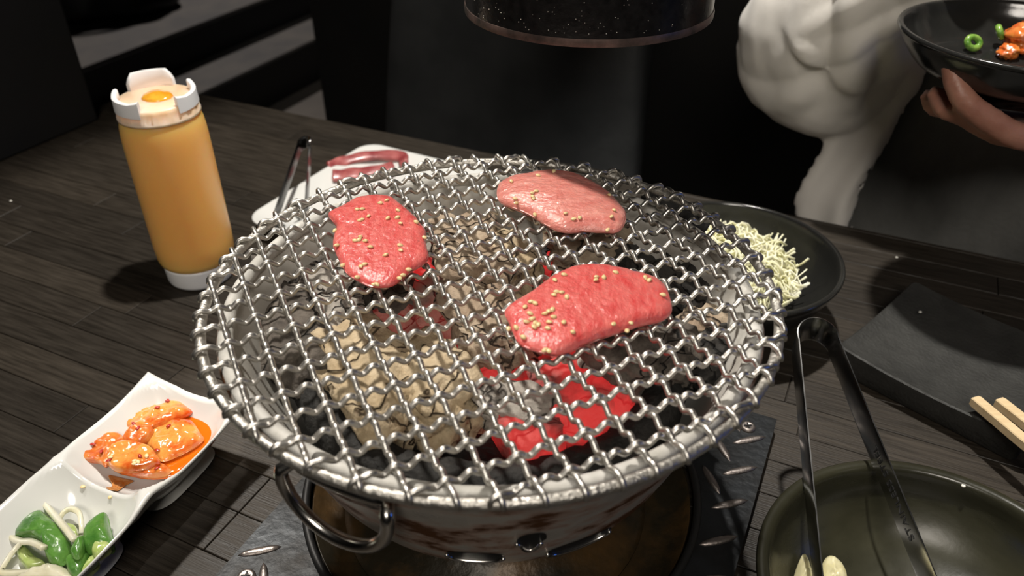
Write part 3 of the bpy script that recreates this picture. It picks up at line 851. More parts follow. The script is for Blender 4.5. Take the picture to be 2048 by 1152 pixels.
for j in range(NS):
    for i in range(NU):
        a = j * (NU + 1) + i
        F.append((a, a + 1, a + NU + 2, a + NU + 1)); F.append((base + a, base + a + NU + 1, base + a + NU + 2, base + a + 1))
edge = [i for i in range(NU + 1)] + [j * (NU + 1) + NU for j in range(1, NS + 1)] + [NS * (NU + 1) + i for i in range(NU - 1, -1, -1)] + [j * (NU + 1) for j in range(NS - 1, 0, -1)]
# rounded lip
lip = []
cen = tmid + tdir * CELL
for e in edge:
    m = (Vi[e] + Vo[e]) / 2; d = (m - cen); d.z = 0; lip.append(m + d.normalized() * .0014)
L0 = len(Vi) + len(Vo)
ne = len(edge)
for k in range(ne):
    k2 = (k + 1) % ne
    F.append((edge[k], L0 + k, L0 + k2, edge[k2])); F.append((L0 + k, base + edge[k], base + edge[k2], L0 + k2))
dish_root = tmid.copy()
dish = thing('divided_dish', 'white two-part side dish holding kimchi and cucumber', 'dish', dish_root)
obj('shell', relocate((Vi + Vo + lip, F), dish_root), 'white_melamine', dish)
for s in (.5, 1.5):
    c = tmid + tdir * (CELL * s) - dish_root
    obj('foot', xf(loft([superring(0, 0, .0002, HWD * .5, CELL * .32, 4, 40), superring(0, 0, .0030, HWD * .55, CELL * .36, 4, 40)]), Matrix.Translation(c) @ Matrix.Rotation(math.radians(-22), 4, 'Z')), 'white_melamine', dish)
from mathutils.kdtree import KDTree
kd = KDTree(len(Vi))
for i, v in enumerate(Vi): kd.insert((v.x, v.y, 0), i)
kd.balance()
def dish_z(x, y):
    r = kd.find_n((x, y, 0), 4); w = [(1 / (d + 1e-5)) for _, _, d in r]
    return sum(Vi[i].z * ww for (_, i, _), ww in zip(r, w)) / sum(w) - TOP

# ------------------------------------------------------------------ food in the dish
def food(name, label, cat, outline, zbase, thick, mat, dome=.002, namp=.0008, nsc=160, rnd=.5, seed=0., group=None, tilt=None, follow=False, rings=12):
    c = sum(outline, Vector()) / len(outline)
    fl = (lambda x, y: max(0, dish_z(x, y) - zbase + .0006)) if follow else None
    part = slab(outline, thick, None, dome, rings, namp, nsc, rnd, seed, 4, fl)
    o = obj(name, relocate(part, (c.x, c.y, 0)), mat, loc=(c.x, c.y, TOP + zbase))
    if tilt: o.rotation_euler = tilt
    return tag(o, label, cat, group)
KX, KY, KS = 140, 760, 4.608
def ko(pts, z): return crop(KX, KY, KS, pts, TOP + z)
food('kimchi_juice', 'orange red kimchi juice pooled in the dish', 'sauce', ko([(1040, 290), (1180, 285), (1310, 340), (1380, 410), (1330, 540), (1180, 690), (1040, 810), (920, 880), (700, 895), (470, 840), (380, 720), (560, 560), (800, 400), (950, 330)], .0255), .0215, .004, 'kimchi_juice', .0003, .0001, 100, .12, 1)
KIM = [
 ('pale kimchi cabbage piece with red flakes at the back of the dish', [(450, 330), (520, 270), (610, 210), (620, 160), (740, 130), (880, 160), (1000, 200), (1120, 270), (1100, 310), (1000, 350), (850, 410), (720, 450), (600, 440), (520, 420), (460, 370)], .0150, .0070, 'kimchi_pale', .004),
 ('glistening pale kimchi cabbage piece beside the juice', [(690, 560), (760, 460), (880, 400), (1000, 350), (1120, 370), (1200, 480), (1230, 540), (1130, 620), (980, 700), (840, 740), (760, 640)], .0140, .0075, 'kimchi_pale', .004),
 ('pointed dark red kimchi piece on the left', [(65, 730), (160, 650), (220, 580), (370, 490), (480, 500), (500, 560), (400, 700), (330, 790), (250, 750)], .0170, .0070, 'kimchi_red', .003),
 ('round translucent kimchi piece with white sesame bits at the front', [(330, 690), (360, 600), (460, 560), (600, 560), (740, 610), (830, 740), (760, 790), (600, 830), (430, 830), (340, 770)], .0165, .0080, 'kimchi_pale', .004),
 ('flat orange kimchi strip along the dish divider', [(420, 830), (600, 800), (850, 765), (930, 825), (880, 870), (740, 880), (560, 865)], .0130, .0065, 'kimchi_red', .002),
 ('mashed red kimchi piece in the middle', [(480, 540), (560, 440), (660, 430), (770, 440), (720, 540), (600, 580)], .0160, .0090, 'kimchi_red', .003)]
kims = []
for i, (lab, pts, z, th, mt, dm) in enumerate(KIM):
    z += .0105
    k = food('kimchi_piece', lab, 'kimchi', ko(pts, z + th * .6), z, th * .85, mt, dm * .2, .0026, 110, .26, i + 2., 'kimchi pieces in the white dish'); kims.append(k)
def bit(parent, me, mat, name, p, z, rot):
    obj(name, me, mat, parent, True, (p.x - parent.location.x, p.y - parent.location.y, z - parent.location.z), rot)
chv = [Vector((v.x * .0019 * (1 + .7 * nz(v, 2, 3)), v.y * .0011 * (1 + .6 * nz(v, 3, 5)), v.z * .0005)) for v in ICO[2][0]]
CH = mesh(chv, ICO[2][1], 'chilli_flake')
for i, (a, b, k) in enumerate([(700, 170, 0), (740, 145, 0), (780, 150, 0), (870, 170, 0), (905, 195, 0), (810, 265, 0), (890, 180, 0), (800, 640, 1), (910, 430, 1), (660, 740, 3), (370, 770, 3), (300, 690, 2), (220, 620, 2), (640, 480, 5), (600, 440, 5), (800, 800, 4)]):
    p = W(KX + a / KS, KY + b / KS, TOP + .032); me = kims[k].data
    zz = max([v.co.z for v in me.vertices if (v.co.x + kims[k].location.x - p.x) ** 2 + (v.co.y + kims[k].location.y - p.y) ** 2 < .004 ** 2] or [.008])
    bit(kims[k], CH, 'chilli', 'chilli_flake', p, kims[k].location.z + zz, (0, 0, i * 1.3))
for (a, b) in ((380, 730), (610, 775), (640, 785), (715, 725), (600, 800)):
    p = W(KX + a / KS, KY + b / KS, TOP + .033); me = kims[3].data
    zz = max([v.co.z for v in me.vertices if (v.co.x + kims[3].location.x - p.x) ** 2 + (v.co.y + kims[3].location.y - p.y) ** 2 < .004 ** 2] or [.008])
    bit(kims[3], SEED, 'sesame', 'sesame_seed', p, kims[3].location.z + zz, (0, .2, a))
food('kimchi_smear', 'dried orange kimchi smear below the dish divider', 'stain', ko([(350, 880), (400, 855), (560, 870), (500, 930), (470, 1000), (440, 1100), (400, 1100), (365, 1070), (390, 970)], .022), .0, .0007, 'kimchi_smear', 0, .0003, 500, .3, 4, follow=True)

DX, DY, DS = 0, 930, 5.19
def do(pts, z): return crop(DX, DY, DS, pts, TOP + z)
CUC = [
 ('big curved dark green cucumber piece in the white dish', [(150, 700), (240, 570), (400, 468), (480, 510), (600, 620), (720, 740), (760, 830), (720, 960), (600, 1040), (500, 990), (450, 860), (330, 760), (200, 740)], .012, .011, 'cucumber_skin', .006),
 ('lower green cucumber piece at the dish rim', [(690, 1000), (780, 940), (930, 920), (920, 1010), (850, 1140), (740, 1150), (690, 1070)], .011, .010, 'cucumber_skin', .004),
 ('cut cucumber wedge with bright flesh at the right rim', [(870, 690), (960, 570), (1100, 500), (1130, 600), (1180, 820), (1130, 870), (1000, 890), (860, 880)], .014, .011, 'cucumber_skin', .006),
 ('thin cucumber sliver bridging the two larger pieces', [(740, 870), (860, 730), (880, 850), (810, 970), (750, 950)], .021, .006, 'cucumber_skin', .003),
 ('pale green cucumber stick at the lower left', [(170, 920), (240, 840), (400, 970), (490, 1040), (330, 1085), (260, 1060)], .008, .008, 'cucumber_flesh', .003),
 ('pale cucumber end by the dish rim', [(850, 1150), (930, 1000), (1000, 960), (1020, 1010), (910, 1110)], .012, .008, 'cucumber_flesh', .003),
 ('light green cucumber flesh below the wedge', [(950, 900), (1000, 800), (1120, 790), (1150, 860), (1060, 930), (1000, 960)], .019, .007, 'cucumber_flesh', .003),
 ('small pale cucumber slice between the radish strips', [(690, 620), (790, 640), (820, 740), (790, 790), (700, 720)], .010, .008, 'cucumber_flesh', .002)]
for i, (lab, pts, z, th, mt, dm) in enumerate(CUC):
    z += .007
    food('cucumber_piece', lab, 'cucumber', do(pts, z + th * .7), z, th, mt, dm * .6, .0012, 120, .30, i + 3., 'cucumber pieces in the white dish')
RAD = [
 ('straight pale radish strip leaning across the big cucumber', [(400, 310, .020), (520, 470, .020), (640, 610, .025), (780, 780, .028)], .0052),
 ('short pale radish strip behind the leaning strip', [(690, 260, .018), (620, 350, .014), (560, 430, .013)], .0042),
 ('arched pale radish strip above the cucumber slice', [(620, 560, .018), (660, 490, .019), (740, 455, .020), (820, 500, .021), (845, 620, .020), (840, 720, .018)], .0042),
 ('pale radish strip curled round the cucumber end', [(460, 860, .027), (330, 800, .025), (200, 790, .021), (110, 730, .018), (110, 660, .016), (200, 610, .014)], .0050),
 ('long pale radish strip along the left dish rim', [(220, 800, .022), (120, 920, .019), (30, 1060, .018), (20, 1110, .018), (120, 1120, .018), (300, 1110, .020)], .0046)]
for lab, P, w in RAD:
    Q = catmull([W(DX + a / DS, DY + b / DS, TOP + z + .007) for a, b, z in P], 10)
    c = Q[0].copy()
    part = ribbon([q - c for q in Q], Vector((.3, -.5, .3)), [w * (.85 + .2 * nz(q, 90)) for q in Q], .0026)
    tag(obj('radish_strip', part, 'radish', loc=c), lab, 'radish', 'pickled radish strips in the white dish')
food('onion_chunk', 'pale ruffled onion chunk at the front of the dish', 'onion', do([(180, 1120), (400, 1060), (520, 1010), (560, 1085), (650, 1040), (740, 1120), (740, 1180), (450, 1200), (200, 1180)], .026), .020, .007, 'radish', .003, .002, 160, .5, 4)
for i, (a, b) in enumerate(((940, 405), (1215, 490))):
    p = W(DX + a / DS, DY + b / DS, TOP + .014)
    o = obj('sesame_seed', SEED, 'sesame', None, True, (p.x, p.y, TOP + dish_z(p.x, p.y) + .0006), (0, 0, i))
    tag(o, ['single sesame seed in the middle of the dish', 'single sesame seed near the right wall of the dish'][i], 'sesame seed')

# ================================================================== plates
def rrect(hx, hy, r, n=10):
    out = []
    for cx, cy, a0 in ((hx - r, hy - r, 0), (-hx + r, hy - r, 90), (-hx + r, -hy + r, 180), (hx - r, -hy + r, 270)):
        for k in range(n + 1):
            a = math.radians(a0 + 90 * k / n); out.append((cx + r * math.cos(a), cy + r * math.sin(a)))
    return out
def rplate(hx, hy, r, layers, sag=0.):
    """layers: (inset, z). One closed skin: under side, rim, top"""
    S = []
    for ins, z in layers:
        R = []
        base = []
        # subdivide straight runs so that the rim can sag
        pts = rrect(hx - ins, hy - ins, max(.002, r - ins * .6))
        P = []
        for i in range(len(pts)):
            a, b = pts[i], pts[(i + 1) % len(pts)]
            m = 12 if (i + 1) % 11 == 0 else 1
            for k in range(m): P.append((a[0] + (b[0] - a[0]) * k / m, a[1] + (b[1] - a[1]) * k / m))
        for x, y in P:
            kx, ky = abs(x) / hx, abs(y) / hy
            e = min(kx, ky)  # 1 at a corner, 0 mid edge
            dz = -sag * (1 - e * e) if z > .008 else 0
            R.append(Vector((x, y, z + dz)))
        S.append(R)
    return loft(S)
La = W(483, 436, TOP + .02); ang = math.radians(62)
u1 = Vector((math.cos(ang), math.sin(ang), 0)); u2 = Vector((math.sin(ang), -math.cos(ang), 0))
wc = La + u1 * .100 + u2 * .112 + u1 * .002
wp = thing('white_plate', 'white rectangular plate behind the net on the left', 'plate', (wc.x, wc.y, TOP), ang - math.pi / 2)
obj('body', rplate(.112, .102, .022, [(.060, .0003), (.032, .0003), (.030, .003), (.010, .010), (.001, .0165), (.0, .0180), (.0008, .0190), (.003, .0188), (.014, .0130), (.028, .0092), (.060, .0086)]), 'white_melamine', wp)
for i, (lab, P, w) in enumerate([
    ('long raw meat strip folded at the back of the white plate', [(656, 336), (690, 322), (740, 312), (800, 312), (808, 326)], .016),
    ('raw meat strip in front on the white plate', [(664, 352), (700, 348), (740, 344), (790, 336)], .020)]):
    Q = catmull([W(a, b, TOP + .017) for a, b in P], 8); c = Q[0].copy()
    V = ribbon([q - c + Vector((0, 0, .002 * nz(q, 60, i))) for q in Q], Vector((.4, 1, .35)), [w * (.8 + .3 * nz(q, 50, i)) for q in Q], .006)
    o = obj('meat_strip', V, 'meat_strip', loc=c + Vector((0, 0, 0)))
    md = o.modifiers.new('s', 'SUBSURF'); md.levels = md.render_levels = 1
    tag(o, lab, 'meat', 'raw meat strips on the white plate')

def tongs(name, label, left, right, w, t, mat, tip_ext=.05, tip_dz=-.03):
    root_loc = Vector((left[0].x, left[0].y, left[0].z))
    root = thing(name, label, 'tongs', root_loc)
    a, b = left[0], right[0]                      # shoulder points next to the bend
    dl = (left[0] - left[1]).normalized(); mid = (a + b) / 2
    span = (b - a).length / 2; fw = ((left[0] - left[1]).normalized() + (right[0] - right[1]).normalized()).normalized()
    sd = (b - a).normalized()
    arc = [mid - sd * (span * math.cos(k)) + fw * (span * 1.05 * math.sin(k)) for k in np.linspace(0, math.pi, 17)]
    up = Vector((0, 0, 1))
    dn = up * (-w / 2)
    obj('spring_bend', ribbon([p + dn - root_loc for p in arc], up, w, t), mat, root, True, sharp=40)
    for nm, L in (('arm', left), ('arm', right)):
        pts = [L[0] + (L[1] - L[0]) * s for s in np.linspace(0, 1, 12)]
        d = (L[1] - L[0]).normalized(); inward = (sd if L is left else -sd)
        ext = [L[1] + d * (tip_ext * s) + Vector((0, 0, tip_dz * s * s)) + inward * (.010 * s * s) for s in (.33, .66, 1.)]
        pts += ext
        ww = [w] * 12 + [w * .95, w * 1.05, w * .9]
        obj(nm, ribbon([p + dn - root_loc for p in pts], up, ww, t), mat, root, True, sharp=40)
    return root
sl = [W(596, 285, TOP + .068), W(548, 425, TOP + .032)]; sr = [W(618, 280, TOP + .068), W(612, 392, TOP + .030)]
tongs('small_tongs', 'slim dark steel tongs resting on the white plate', sl, sr, .013, .0011, 'tong_dark', .012, -.004)

# ================================================================== bowls
def bowl_parts(r, h, lip=.0034, foot=.036):
    prof = [(0, .0045), (foot - .006, .0045), (foot - .004, .0), (foot, .0), (foot + .001, .006), (r * .62, .0125), (r * .80, h * .42), (r * .93, h * .72), (r - .001, h - lip * 1.2),
            (r + .0006, h - lip * .6), (r, h), (r - lip * .7, h + .0004), (r - lip * 1.25, h - lip * .5), (r * .90, h * .74), (r * .76, h * .44), (r * .58, .0175), (r * .3, .0125), (0, .0115)]
    return prof
def smoothprof(p, k=3):
    q = catmull([Vector((a, b, 0)) for a, b in p], k); return [(max(0, v.x), v.y) for v in q]
def bowl(label, c, z, r, h, mat, lip=.0034):
    root = thing('black_bowl', label, 'bowl', (c[0], c[1], z))
    obj('body', lathe(smoothprof(bowl_parts(r, h, lip)), 96), mat, root)
    return root
bowl('black glossy bowl filled with shredded cabbage behind the net', (.1806, .5534), TOP, .0868, .060, 'black_bowl')
bowl('large used black bowl with tongs in the right foreground', (.2124, .2378), TOP, .0884, .060, 'black_bowl_used', .0052)
HB = Vector((.368, .570, .909))
bowl('black bowl held in the hand of the person in white', (HB.x, HB.y), HB.z, .0868, .045, 'black_bowl')

# shredded cabbage: nobody could count the shreds
V, F = [], []
rnd = random.Random(11)
for k in range(900):
    a = rnd.uniform(0, 6.283); rr = .060 * math.sqrt(rnd.random())
    zz = .022 + (.046 * (1 - (rr / .066) ** 2)) * rnd.uniform(.7, 1.05) + rr * .30
    p = Vector((rr * math.cos(a), rr * math.sin(a), zz)); d = rnd.uniform(0, 6.283); L = rnd.uniform(.014, .036)
    bend = rnd.uniform(-2.2, 2.2); Q = []
    for s in range(7):
        t = s / 6 - .5; ang = d + bend * t
        p2 = p + Vector((math.cos(ang), math.sin(ang), 0)) * (L * t) + Vector((0, 0, .005 * math.sin(t * 5 + k) - .010 * t * t * 4 * (rr / .06)))
        if p2.xy.length > .072: p2.xy = p2.xy * (.072 / p2.xy.length)
        p2.z = max(p2.z, .016 + max(0, p2.xy.length - .045) * 1.5); Q.append(p2)
    q = ribbon(Q, Vector((rnd.uniform(-.5, .5), rnd.uniform(-.5, .5), 1)), rnd.uniform(.0012, .0028), .0009)
    n0 = len(V); V += q[0]; F += [tuple(i + n0 for i in f) for f in q[1]]
cb = obj('shredded_cabbage', (V, F), 'cabbage', loc=(.1806 - .012, .5534 - .006, TOP + .002))
tag(cb, 'heap of pale green shredded cabbage in the black bowl', 'cabbage', None, 'stuff')

# black square plate, chopsticks
lc = Vector((.2465, .4725, TOP)); x_ = math.radians(-47)
px_ = Vector((math.cos(x_), math.sin(x_), 0)); py_ = Vector((-px_.y, px_.x, 0))
SX, SY = .136, .128
pc = lc + px_ * SX / 2 + py_ * SY / 2
bp_ = thing('black_square_plate', 'matte black square plate with raised corners on the right', 'plate', pc, x_)
obj('body', rplate(SX / 2, SY / 2, .006, [(.02, .0003), (.006, .0003), (.003, .004), (.0, .0245), (.0, .0275), (.0012, .0285), (.003, .0280), (.012, .0262), (.03, .0245), (.05, .024)], .0045), 'black_stone', bp_, True, sharp=45)
for i, (p0, p1, lab) in enumerate((((1948, 800), (2048, 884), 'wooden chopstick lying nearer the front on the black plate'), ((1996, 803), (2060, 853), 'wooden chopstick lying behind the other on the black plate'))):
    A_, B_ = W(*p0, TOP + .0335), W(*p1, TOP + .0335); d = (B_ - A_).normalized(); sdv = Vector((-d.y, d.x, 0))
    S = []
    for s, w, h in ((0, .0034, .0030), (.002, .0038, .0034), (.04, .0038, .0034), (.043, .0036, .0034), (.15, .0030, .0028), (.21, .0020, .0020)):
        c = d * s
        S.append([c + sdv * (a * w) + Vector((0, 0, b * h)) for a, b in ((-1, -.8), (-.85, -1), (.85, -1), (1, -.8), (1, .8), (.85, 1), (-.85, 1), (-1, .8))])
    tag(obj('chopstick', loft(S), 'chopstick_wood', None, False, A_), lab, 'chopstick', 'wooden chopsticks on the black plate')

# big steel tongs in the front bowl
tl = [W(1597, 672, TOP + .108), W(1645, 1152, TOP + .058)]; tr = [W(1674, 668, TOP + .108), W(1872, 1152, TOP + .058)]
tg = tongs('steel_tongs', 'long steel serving tongs standing in the front black bowl', tl, tr, .0175, .0012, 'tong_steel', .055, -.012)
fc = bpy.data.curves.new('t', 'FONT'); fc.body = 'STAINLESS STEEL'; fc.size = .0072; fc.extrude = .00006; fc.align_x = 'LEFT'
to = bpy.data.objects.new('t', fc); COL.objects.link(to)
tme = bake(to)
dx = (tr[0] - tr[1]).normalized(); upv = Vector((0, 0, -1)); nrm = dx.cross(upv).normalized(); upv = nrm.cross(dx).normalized()
st0 = tr[1] + dx * .022 + Vector((0, 0, -.0050)) + nrm * .00085
MX = Matrix((( dx.x, upv.x, nrm.x, st0.x), (dx.y, upv.y, nrm.y, st0.y), (dx.z, upv.z, nrm.z, st0.z), (0, 0, 0, 1)))
tme.transform(Matrix.Translation(-tg.location) @ MX)
tx_o = obj('engraved_text', tme, 'tong_text', tg, False); tx_o['label'] = 'engraved lettering STAINLESS STEEL'

# leftovers in the front bowl
for i, (pts, lab) in enumerate((
    ([(1590, 1150), (1602, 1108), (1612, 1105), (1625, 1130), (1632, 1165), (1610, 1180)], 'yellowish cabbage scrap left of the tongs in the front bowl'),
    ([(1648, 1115), (1668, 1108), (1695, 1135), (1690, 1170), (1660, 1185), (1640, 1160)], 'yellowish cabbage scrap between the tong arms'))):
    O = [W(a, b, TOP + .032) for a, b in pts]; c = sum(O, Vector()) / len(O)
    o = obj('cabbage_scrap', relocate(slab(O, .004, None, .003, 10, .003, 200, .6, i + 1), (c.x, c.y, 0)), 'cabbage_leaf', loc=(c.x, c.y, TOP + .026), rot=(.25, 0, 0))
    tag(o, lab, 'cabbage')
for i, (u_, v_, z, lab) in enumerate(((1675, 1035, .0175, 'white crumb in the upper left of the front bowl'), (1884, 1022, .020, 'white crumb near the centre of the front bowl'), (1926, 973, .058, 'white crumb on the far rim of the front bowl'),
                                   (1840, 625, .0256, 'white crumb on the black plate beside the round shadow'), (1793, 516, .0, 'white crumb on the table behind the black plate'), (22, 403, .0, 'white crumb at the far left of the table'))):
    p = W(u_, v_, TOP + z)
    o = obj('crumb', ([Vector((v.x * .0014, v.y * .0011, v.z * .0008 + .0006)) * (1 + .3 * nz(v, 2, i)) for v in ICO[2][0]], ICO[2][1]), 'grain_white', loc=p)
    tag(o, lab, 'crumb')

# food in the held bowl
def lump(name, label, cat, loc, r, mat, seed, group=None, sq=(1, 1, .7)):
    V = [Vector((v.x * sq[0], v.y * sq[1], v.z * sq[2])) * r * (1 + .35 * fbm(v, 1.6, seed)) for v in ICO[4][0]]
    return tag(obj(name, (V, ICO[4][1]), mat, loc=loc), label, cat, group)
lump('kimchi_piece', 'glossy red kimchi chunk in the held bowl', 'kimchi', HB + Vector((.030, .045, .027)), .017, 'kimchi_red', 3)
lump('kimchi_piece', 'small red kimchi bit at the left of the held food', 'kimchi', HB + Vector((.012, .036, .019)), .008, 'kimchi_red', 6)
for i, (dx_, dy_, dz_) in enumerate(((-.012, .045, .023), (.010, .052, .029))):
    R = []
    S = []
    for k in range(13):
        a = 2 * math.pi * k / 12
    ring = [(math.cos(a) * .0052, math.sin(a) * .0042, 0) for a in np.linspace(0, 2 * math.pi, 25)[:-1]]
    V = tube(ring, .0026, 8, True)
    o = obj('scallion_ring', V, 'scallion', loc=HB + Vector((dx_, dy_, dz_)), rot=(1.0, .3, i))
    tag(o, ['green scallion ring alone on the left wall of the held bowl', 'green scallion ring beside the red kimchi in the held bowl'][i], 'scallion')

# ================================================================== smoke hood over the grill
hood = thing('smoke_hood', 'black cylindrical smoke extraction hood hanging above the grill', 'hood', (.0489, .5263, .983))
obj('lower_tube', lathe([(.0770, .004), (.0788, .004), (.0788, .44), (.0770, .44)], 96, True), 'hood_black', hood, True, sharp=40)
obj('rim_band', lathe([(.0766, .0), (.0794, .0), (.0797, .0024), (.0792, .0046), (.0766, .0046)], 96, True), 'hood_edge', hood, True, sharp=60)
obj('upper_tube', lathe([(.070, .42), (.0745, .42), (.0745, 1.516), (.070, 1.516)], 64, True), 'hood_black', hood, True, sharp=40)
V, F = [], []
for k in range(64):
    a = math.radians(rnd.gauss(-105, 26)); z = .006 + abs(rnd.gauss(0, .012)); r = rnd.uniform(.00012, .00036)
    c = Vector((.0789 * math.cos(a), .0789 * math.sin(a), z)); n0 = len(V)
    V += [c + v * r for v in ICO[1][0]]; F += [tuple(i + n0 for i in f) for f in ICO[1][1]]
g = obj('grease_droplets', (V, F), 'droplet', hood); g['kind'] = 'stuff'

# ================================================================== person
person = thing('person', 'person in a loose white shirt over dark grey clothes holding a bowl', 'person', AB(1.14, .25, 0))
PL = person.location.copy()
def remeshed(parts, voxel, smooth=4):
    me = mesh(*merge(*parts), 'tmp'); o = bpy.data.objects.new('tmp', me); COL.objects.link(o)
    md = o.modifiers.new('r', 'REMESH'); md.mode = 'VOXEL'; md.voxel_size = voxel
    if smooth:
        ms = o.modifiers.new('s', 'SMOOTH'); ms.factor = .5; ms.iterations = smooth
    return bake(o)
def limb(pts, radii, k=6, n=16):
    P = catmull(pts, k); R = []
    for i in range(len(radii) - 1):
        R += [radii[i] + (radii[i + 1] - radii[i]) * j / k for j in range(k)]
    R.append(radii[-1]); return tube(P, R, n)
def ABl(sections, n=36, p=2.4):
    """sections (a, b, z, half width, half depth) in table directions"""
    S = []
    for a, b, z, ra, rb in sections:
        R = []
        for k in range(n):
            t = 2 * math.pi * k / n; c, s = math.cos(t), math.sin(t)
            R.append(AB(a + ra * math.copysign(abs(c) ** (2 / p), c), b + rb * math.copysign(abs(s) ** (2 / p), s), z))
        S.append(R)
    return loft(S)
PA_, PB_ = 1.15, .215
torso = ABl([(PA_, PB_ + .02, .42, .15, .11), (PA_, PB_ + .01, .50, .17, .12), (PA_, PB_ + .02, .62, .150, .105), (PA_, PB_ + .02, .74, .130, .092), (PA_, PB_ + .015, .88, .145, .10), (PA_, PB_ + .02, 1.00, .165, .105), (PA_, PB_ + .03, 1.09, .165, .085), (PA_, PB_ + .035, 1.13, .11, .06), (PA_, PB_ + .03, 1.155, .055, .05)])
neck = limb([AB(PA_, PB_ + .03, 1.12), AB(PA_, PB_ + .015, 1.20), AB(PA_, PB_ + .0, 1.25)], [.052, .047, .05])
hc_ = AB(PA_, PB_ - .015, 1.325)
headV = []
for v in ICO[4][0]:
    x, y, z = v.x * .074, v.y * .094, v.z * .115
    if v.z < 0: x *= 1 - .30 * v.z * v.z; y *= 1 - .18 * v.z * v.z
    q = Vector((x, y, z))
    f = -v.y                                     # face looks toward -b
    if f > .3:
        q.y -= .016 * math.exp(-((v.x / .13) ** 2 + ((v.z + .12) / .20) ** 2))          # nose
        q.y += .007 * (math.exp(-(((v.x - .38) / .18) ** 2 + ((v.z - .06) / .14) ** 2)) + math.exp(-(((v.x + .38) / .18) ** 2 + ((v.z - .06) / .14) ** 2)))   # eye sockets
        q.y -= .005 * math.exp(-((v.x / .26) ** 2 + ((v.z + .47) / .09) ** 2))         # lips
        q.y -= .004 * math.exp(-((v.x / .25) ** 2 + ((v.z + .85) / .15) ** 2))         # chin
    headV.append(hc_ + Matrix.Rotation(TH, 3, 'Z') @ q)
head = (headV, ICO[4][1])
ears = []
for s in (-1, 1):
    ears.append(([hc_ + Matrix.Rotation(TH, 3, 'Z') @ Vector((s * .074 + v.x * .010, .008 + v.y * .018, v.z * .030 - .005)) for v in ICO[3][0]], ICO[3][1]))
# right arm (on the left in the picture): elbow low beside the table edge, hand raised towards the mouth
rs, re, rw, rh = AB(.985, PB_ + .02, 1.085), AB(.880, .065, .865), AB(1.00, -.005, 1.06), AB(1.055, .035, 1.135)
rarm = limb([AB(1.05, PB_ + .03, 1.09), rs, (rs + re) / 2, re, (re + rw) / 2, rw, rh], [.05, .052, .044, .038, .036, .027, .030])
rf = [limb([rh + Vector((.0, .0, 0)) + E1 * (i * .012 - .018), rh + E1 * (.02 + i * .012 - .018) + E2 * .02 + Vector((0, 0, .035)), rh + E1 * (.045 + i * .008) + E2 * .045 + Vector((0, 0, .040))], [.010, .0085, .007]) for i in range(4)]
rf.append(limb([rh + E1 * .01, rh + E1 * .03 - E2 * .01 + Vector((0, 0, .01)), rh + E1 * .055 + E2 * .01 + Vector((0, 0, .03))], [.011, .009, .0075]))
# left arm: forearm over the table, palm under the bowl
ls, le, lw = AB(1.295, PB_ + .02, 1.085), AB(1.345, .06, .845), Vector((.505, .615, .902))
larm = limb([AB(1.23, PB_ + .03, 1.09), ls, (ls + le) / 2, le, (le + lw) / 2, lw], [.05, .052, .044, .040, .036, .026])
HU = Vector((0, 0, .014))
palm = limb([lw, (HU + Vector((.468, .603, .882))), (HU + Vector((.430, .584, .878))), (HU + Vector((.388, .556, .878)))], [.021, .019, .016, .0125])
palm2 = limb([lw, (HU + Vector((.458, .575, .880))), (HU + Vector((.405, .538, .879)))], [.019, .016, .0125])
palm3 = limb([lw, (HU + Vector((.452, .612, .878))), (HU + Vector((.402, .592, .877)))], [.019, .016, .0125])
fing = []
for (k0, k1, k2, k3) in (
    ((.402, .540, .879), (.358, .519, .882), (.322, .522, .902), (.300, .541, .941)),
    ((.392, .546, .874), (.352, .534, .879), (.322, .540, .894), (.303, .553, .915)),
    ((.390, .563, .873), (.352, .556, .879), (.325, .562, .890), (.308, .570, .906)),
    ((.395, .582, .873), (.362, .582, .879), (.338, .586, .888), (.322, .590, .900))):
    fing.append(limb([HU + Vector(k0), HU + Vector(k1), HU * .8 + Vector(k2), HU * .6 + (Vector(k2) + Vector(k3)) / 2 + Vector((-.004, -.004, -.004)), HU * .2 + Vector(k3)], [.0105, .0100, .0092, .0084, .0068], 6, 12))
fing.append(limb([(HU + Vector((.455, .570, .880))), (HU + Vector((.438, .528, .882))), (HU + Vector((.428, .502, .898))), (HU + Vector((.420, .491, .920)))], [.015, .0125, .0100, .0078], 6, 12))
legs = []
for s in (-1, 1):
    hipp, knee, ank = AB(PA_ + s * .085, PB_, .47), AB(PA_ + s * .11, -.16, .505), AB(PA_ + s * .11, -.10, .09)
    legs.append(limb([hipp, (hipp + knee) / 2, knee, (knee + ank) / 2 + E2 * .02, ank], [.076, .068, .056, .050, .034]))
    legs.append(limb([ank + E2 * .04 - Vector((0, 0, .045)), ank - Vector((0, 0, .045)) - E2 * .06, ank - Vector((0, 0, .06)) - E2 * .15], [.036, .034, .026]))
body = remeshed([torso, neck, head] + ears + [rarm] + rf + [larm, palm, palm2, palm3] + fing + legs, .0042, 3)
body.transform(Matrix.Translation(-PL))
obj('body', body, 'skin', person)
for s in (-1, 1):
    p = hc_ + Matrix.Rotation(TH, 3, 'Z') @ Vector((s * .029, -.082, .008))
    e = obj('eye', ([v * .011 for v in ICO[3][0]], ICO[3][1]), 'eye_white', person, True, p - PL)
    obj('pupil', ([v * .005 for v in ICO[2][0]], ICO[2][1]), 'hair', e, True, Matrix.Rotation(TH, 3, 'Z') @ Vector((0, -.0075, 0)))
# hair: cap down to the nape
hv = []
for v in ICO[4][0]:
    k = 1.10 + .03 * nz(v, 5)
    q = Vector((v.x * .079, v.y * .097 + .006, v.z * .121)) * k
    if v.z < -.15: q.z = q.z * 1.5 - .01; 
    if v.y < -.25 and v.z < .42: q.y = max(q.y, -.045); 
    hv.append(hc_ + Matrix.Rotation(TH, 3, 'Z') @ q - PL)
obj('hair', (hv, ICO[4][1]), 'hair', person)
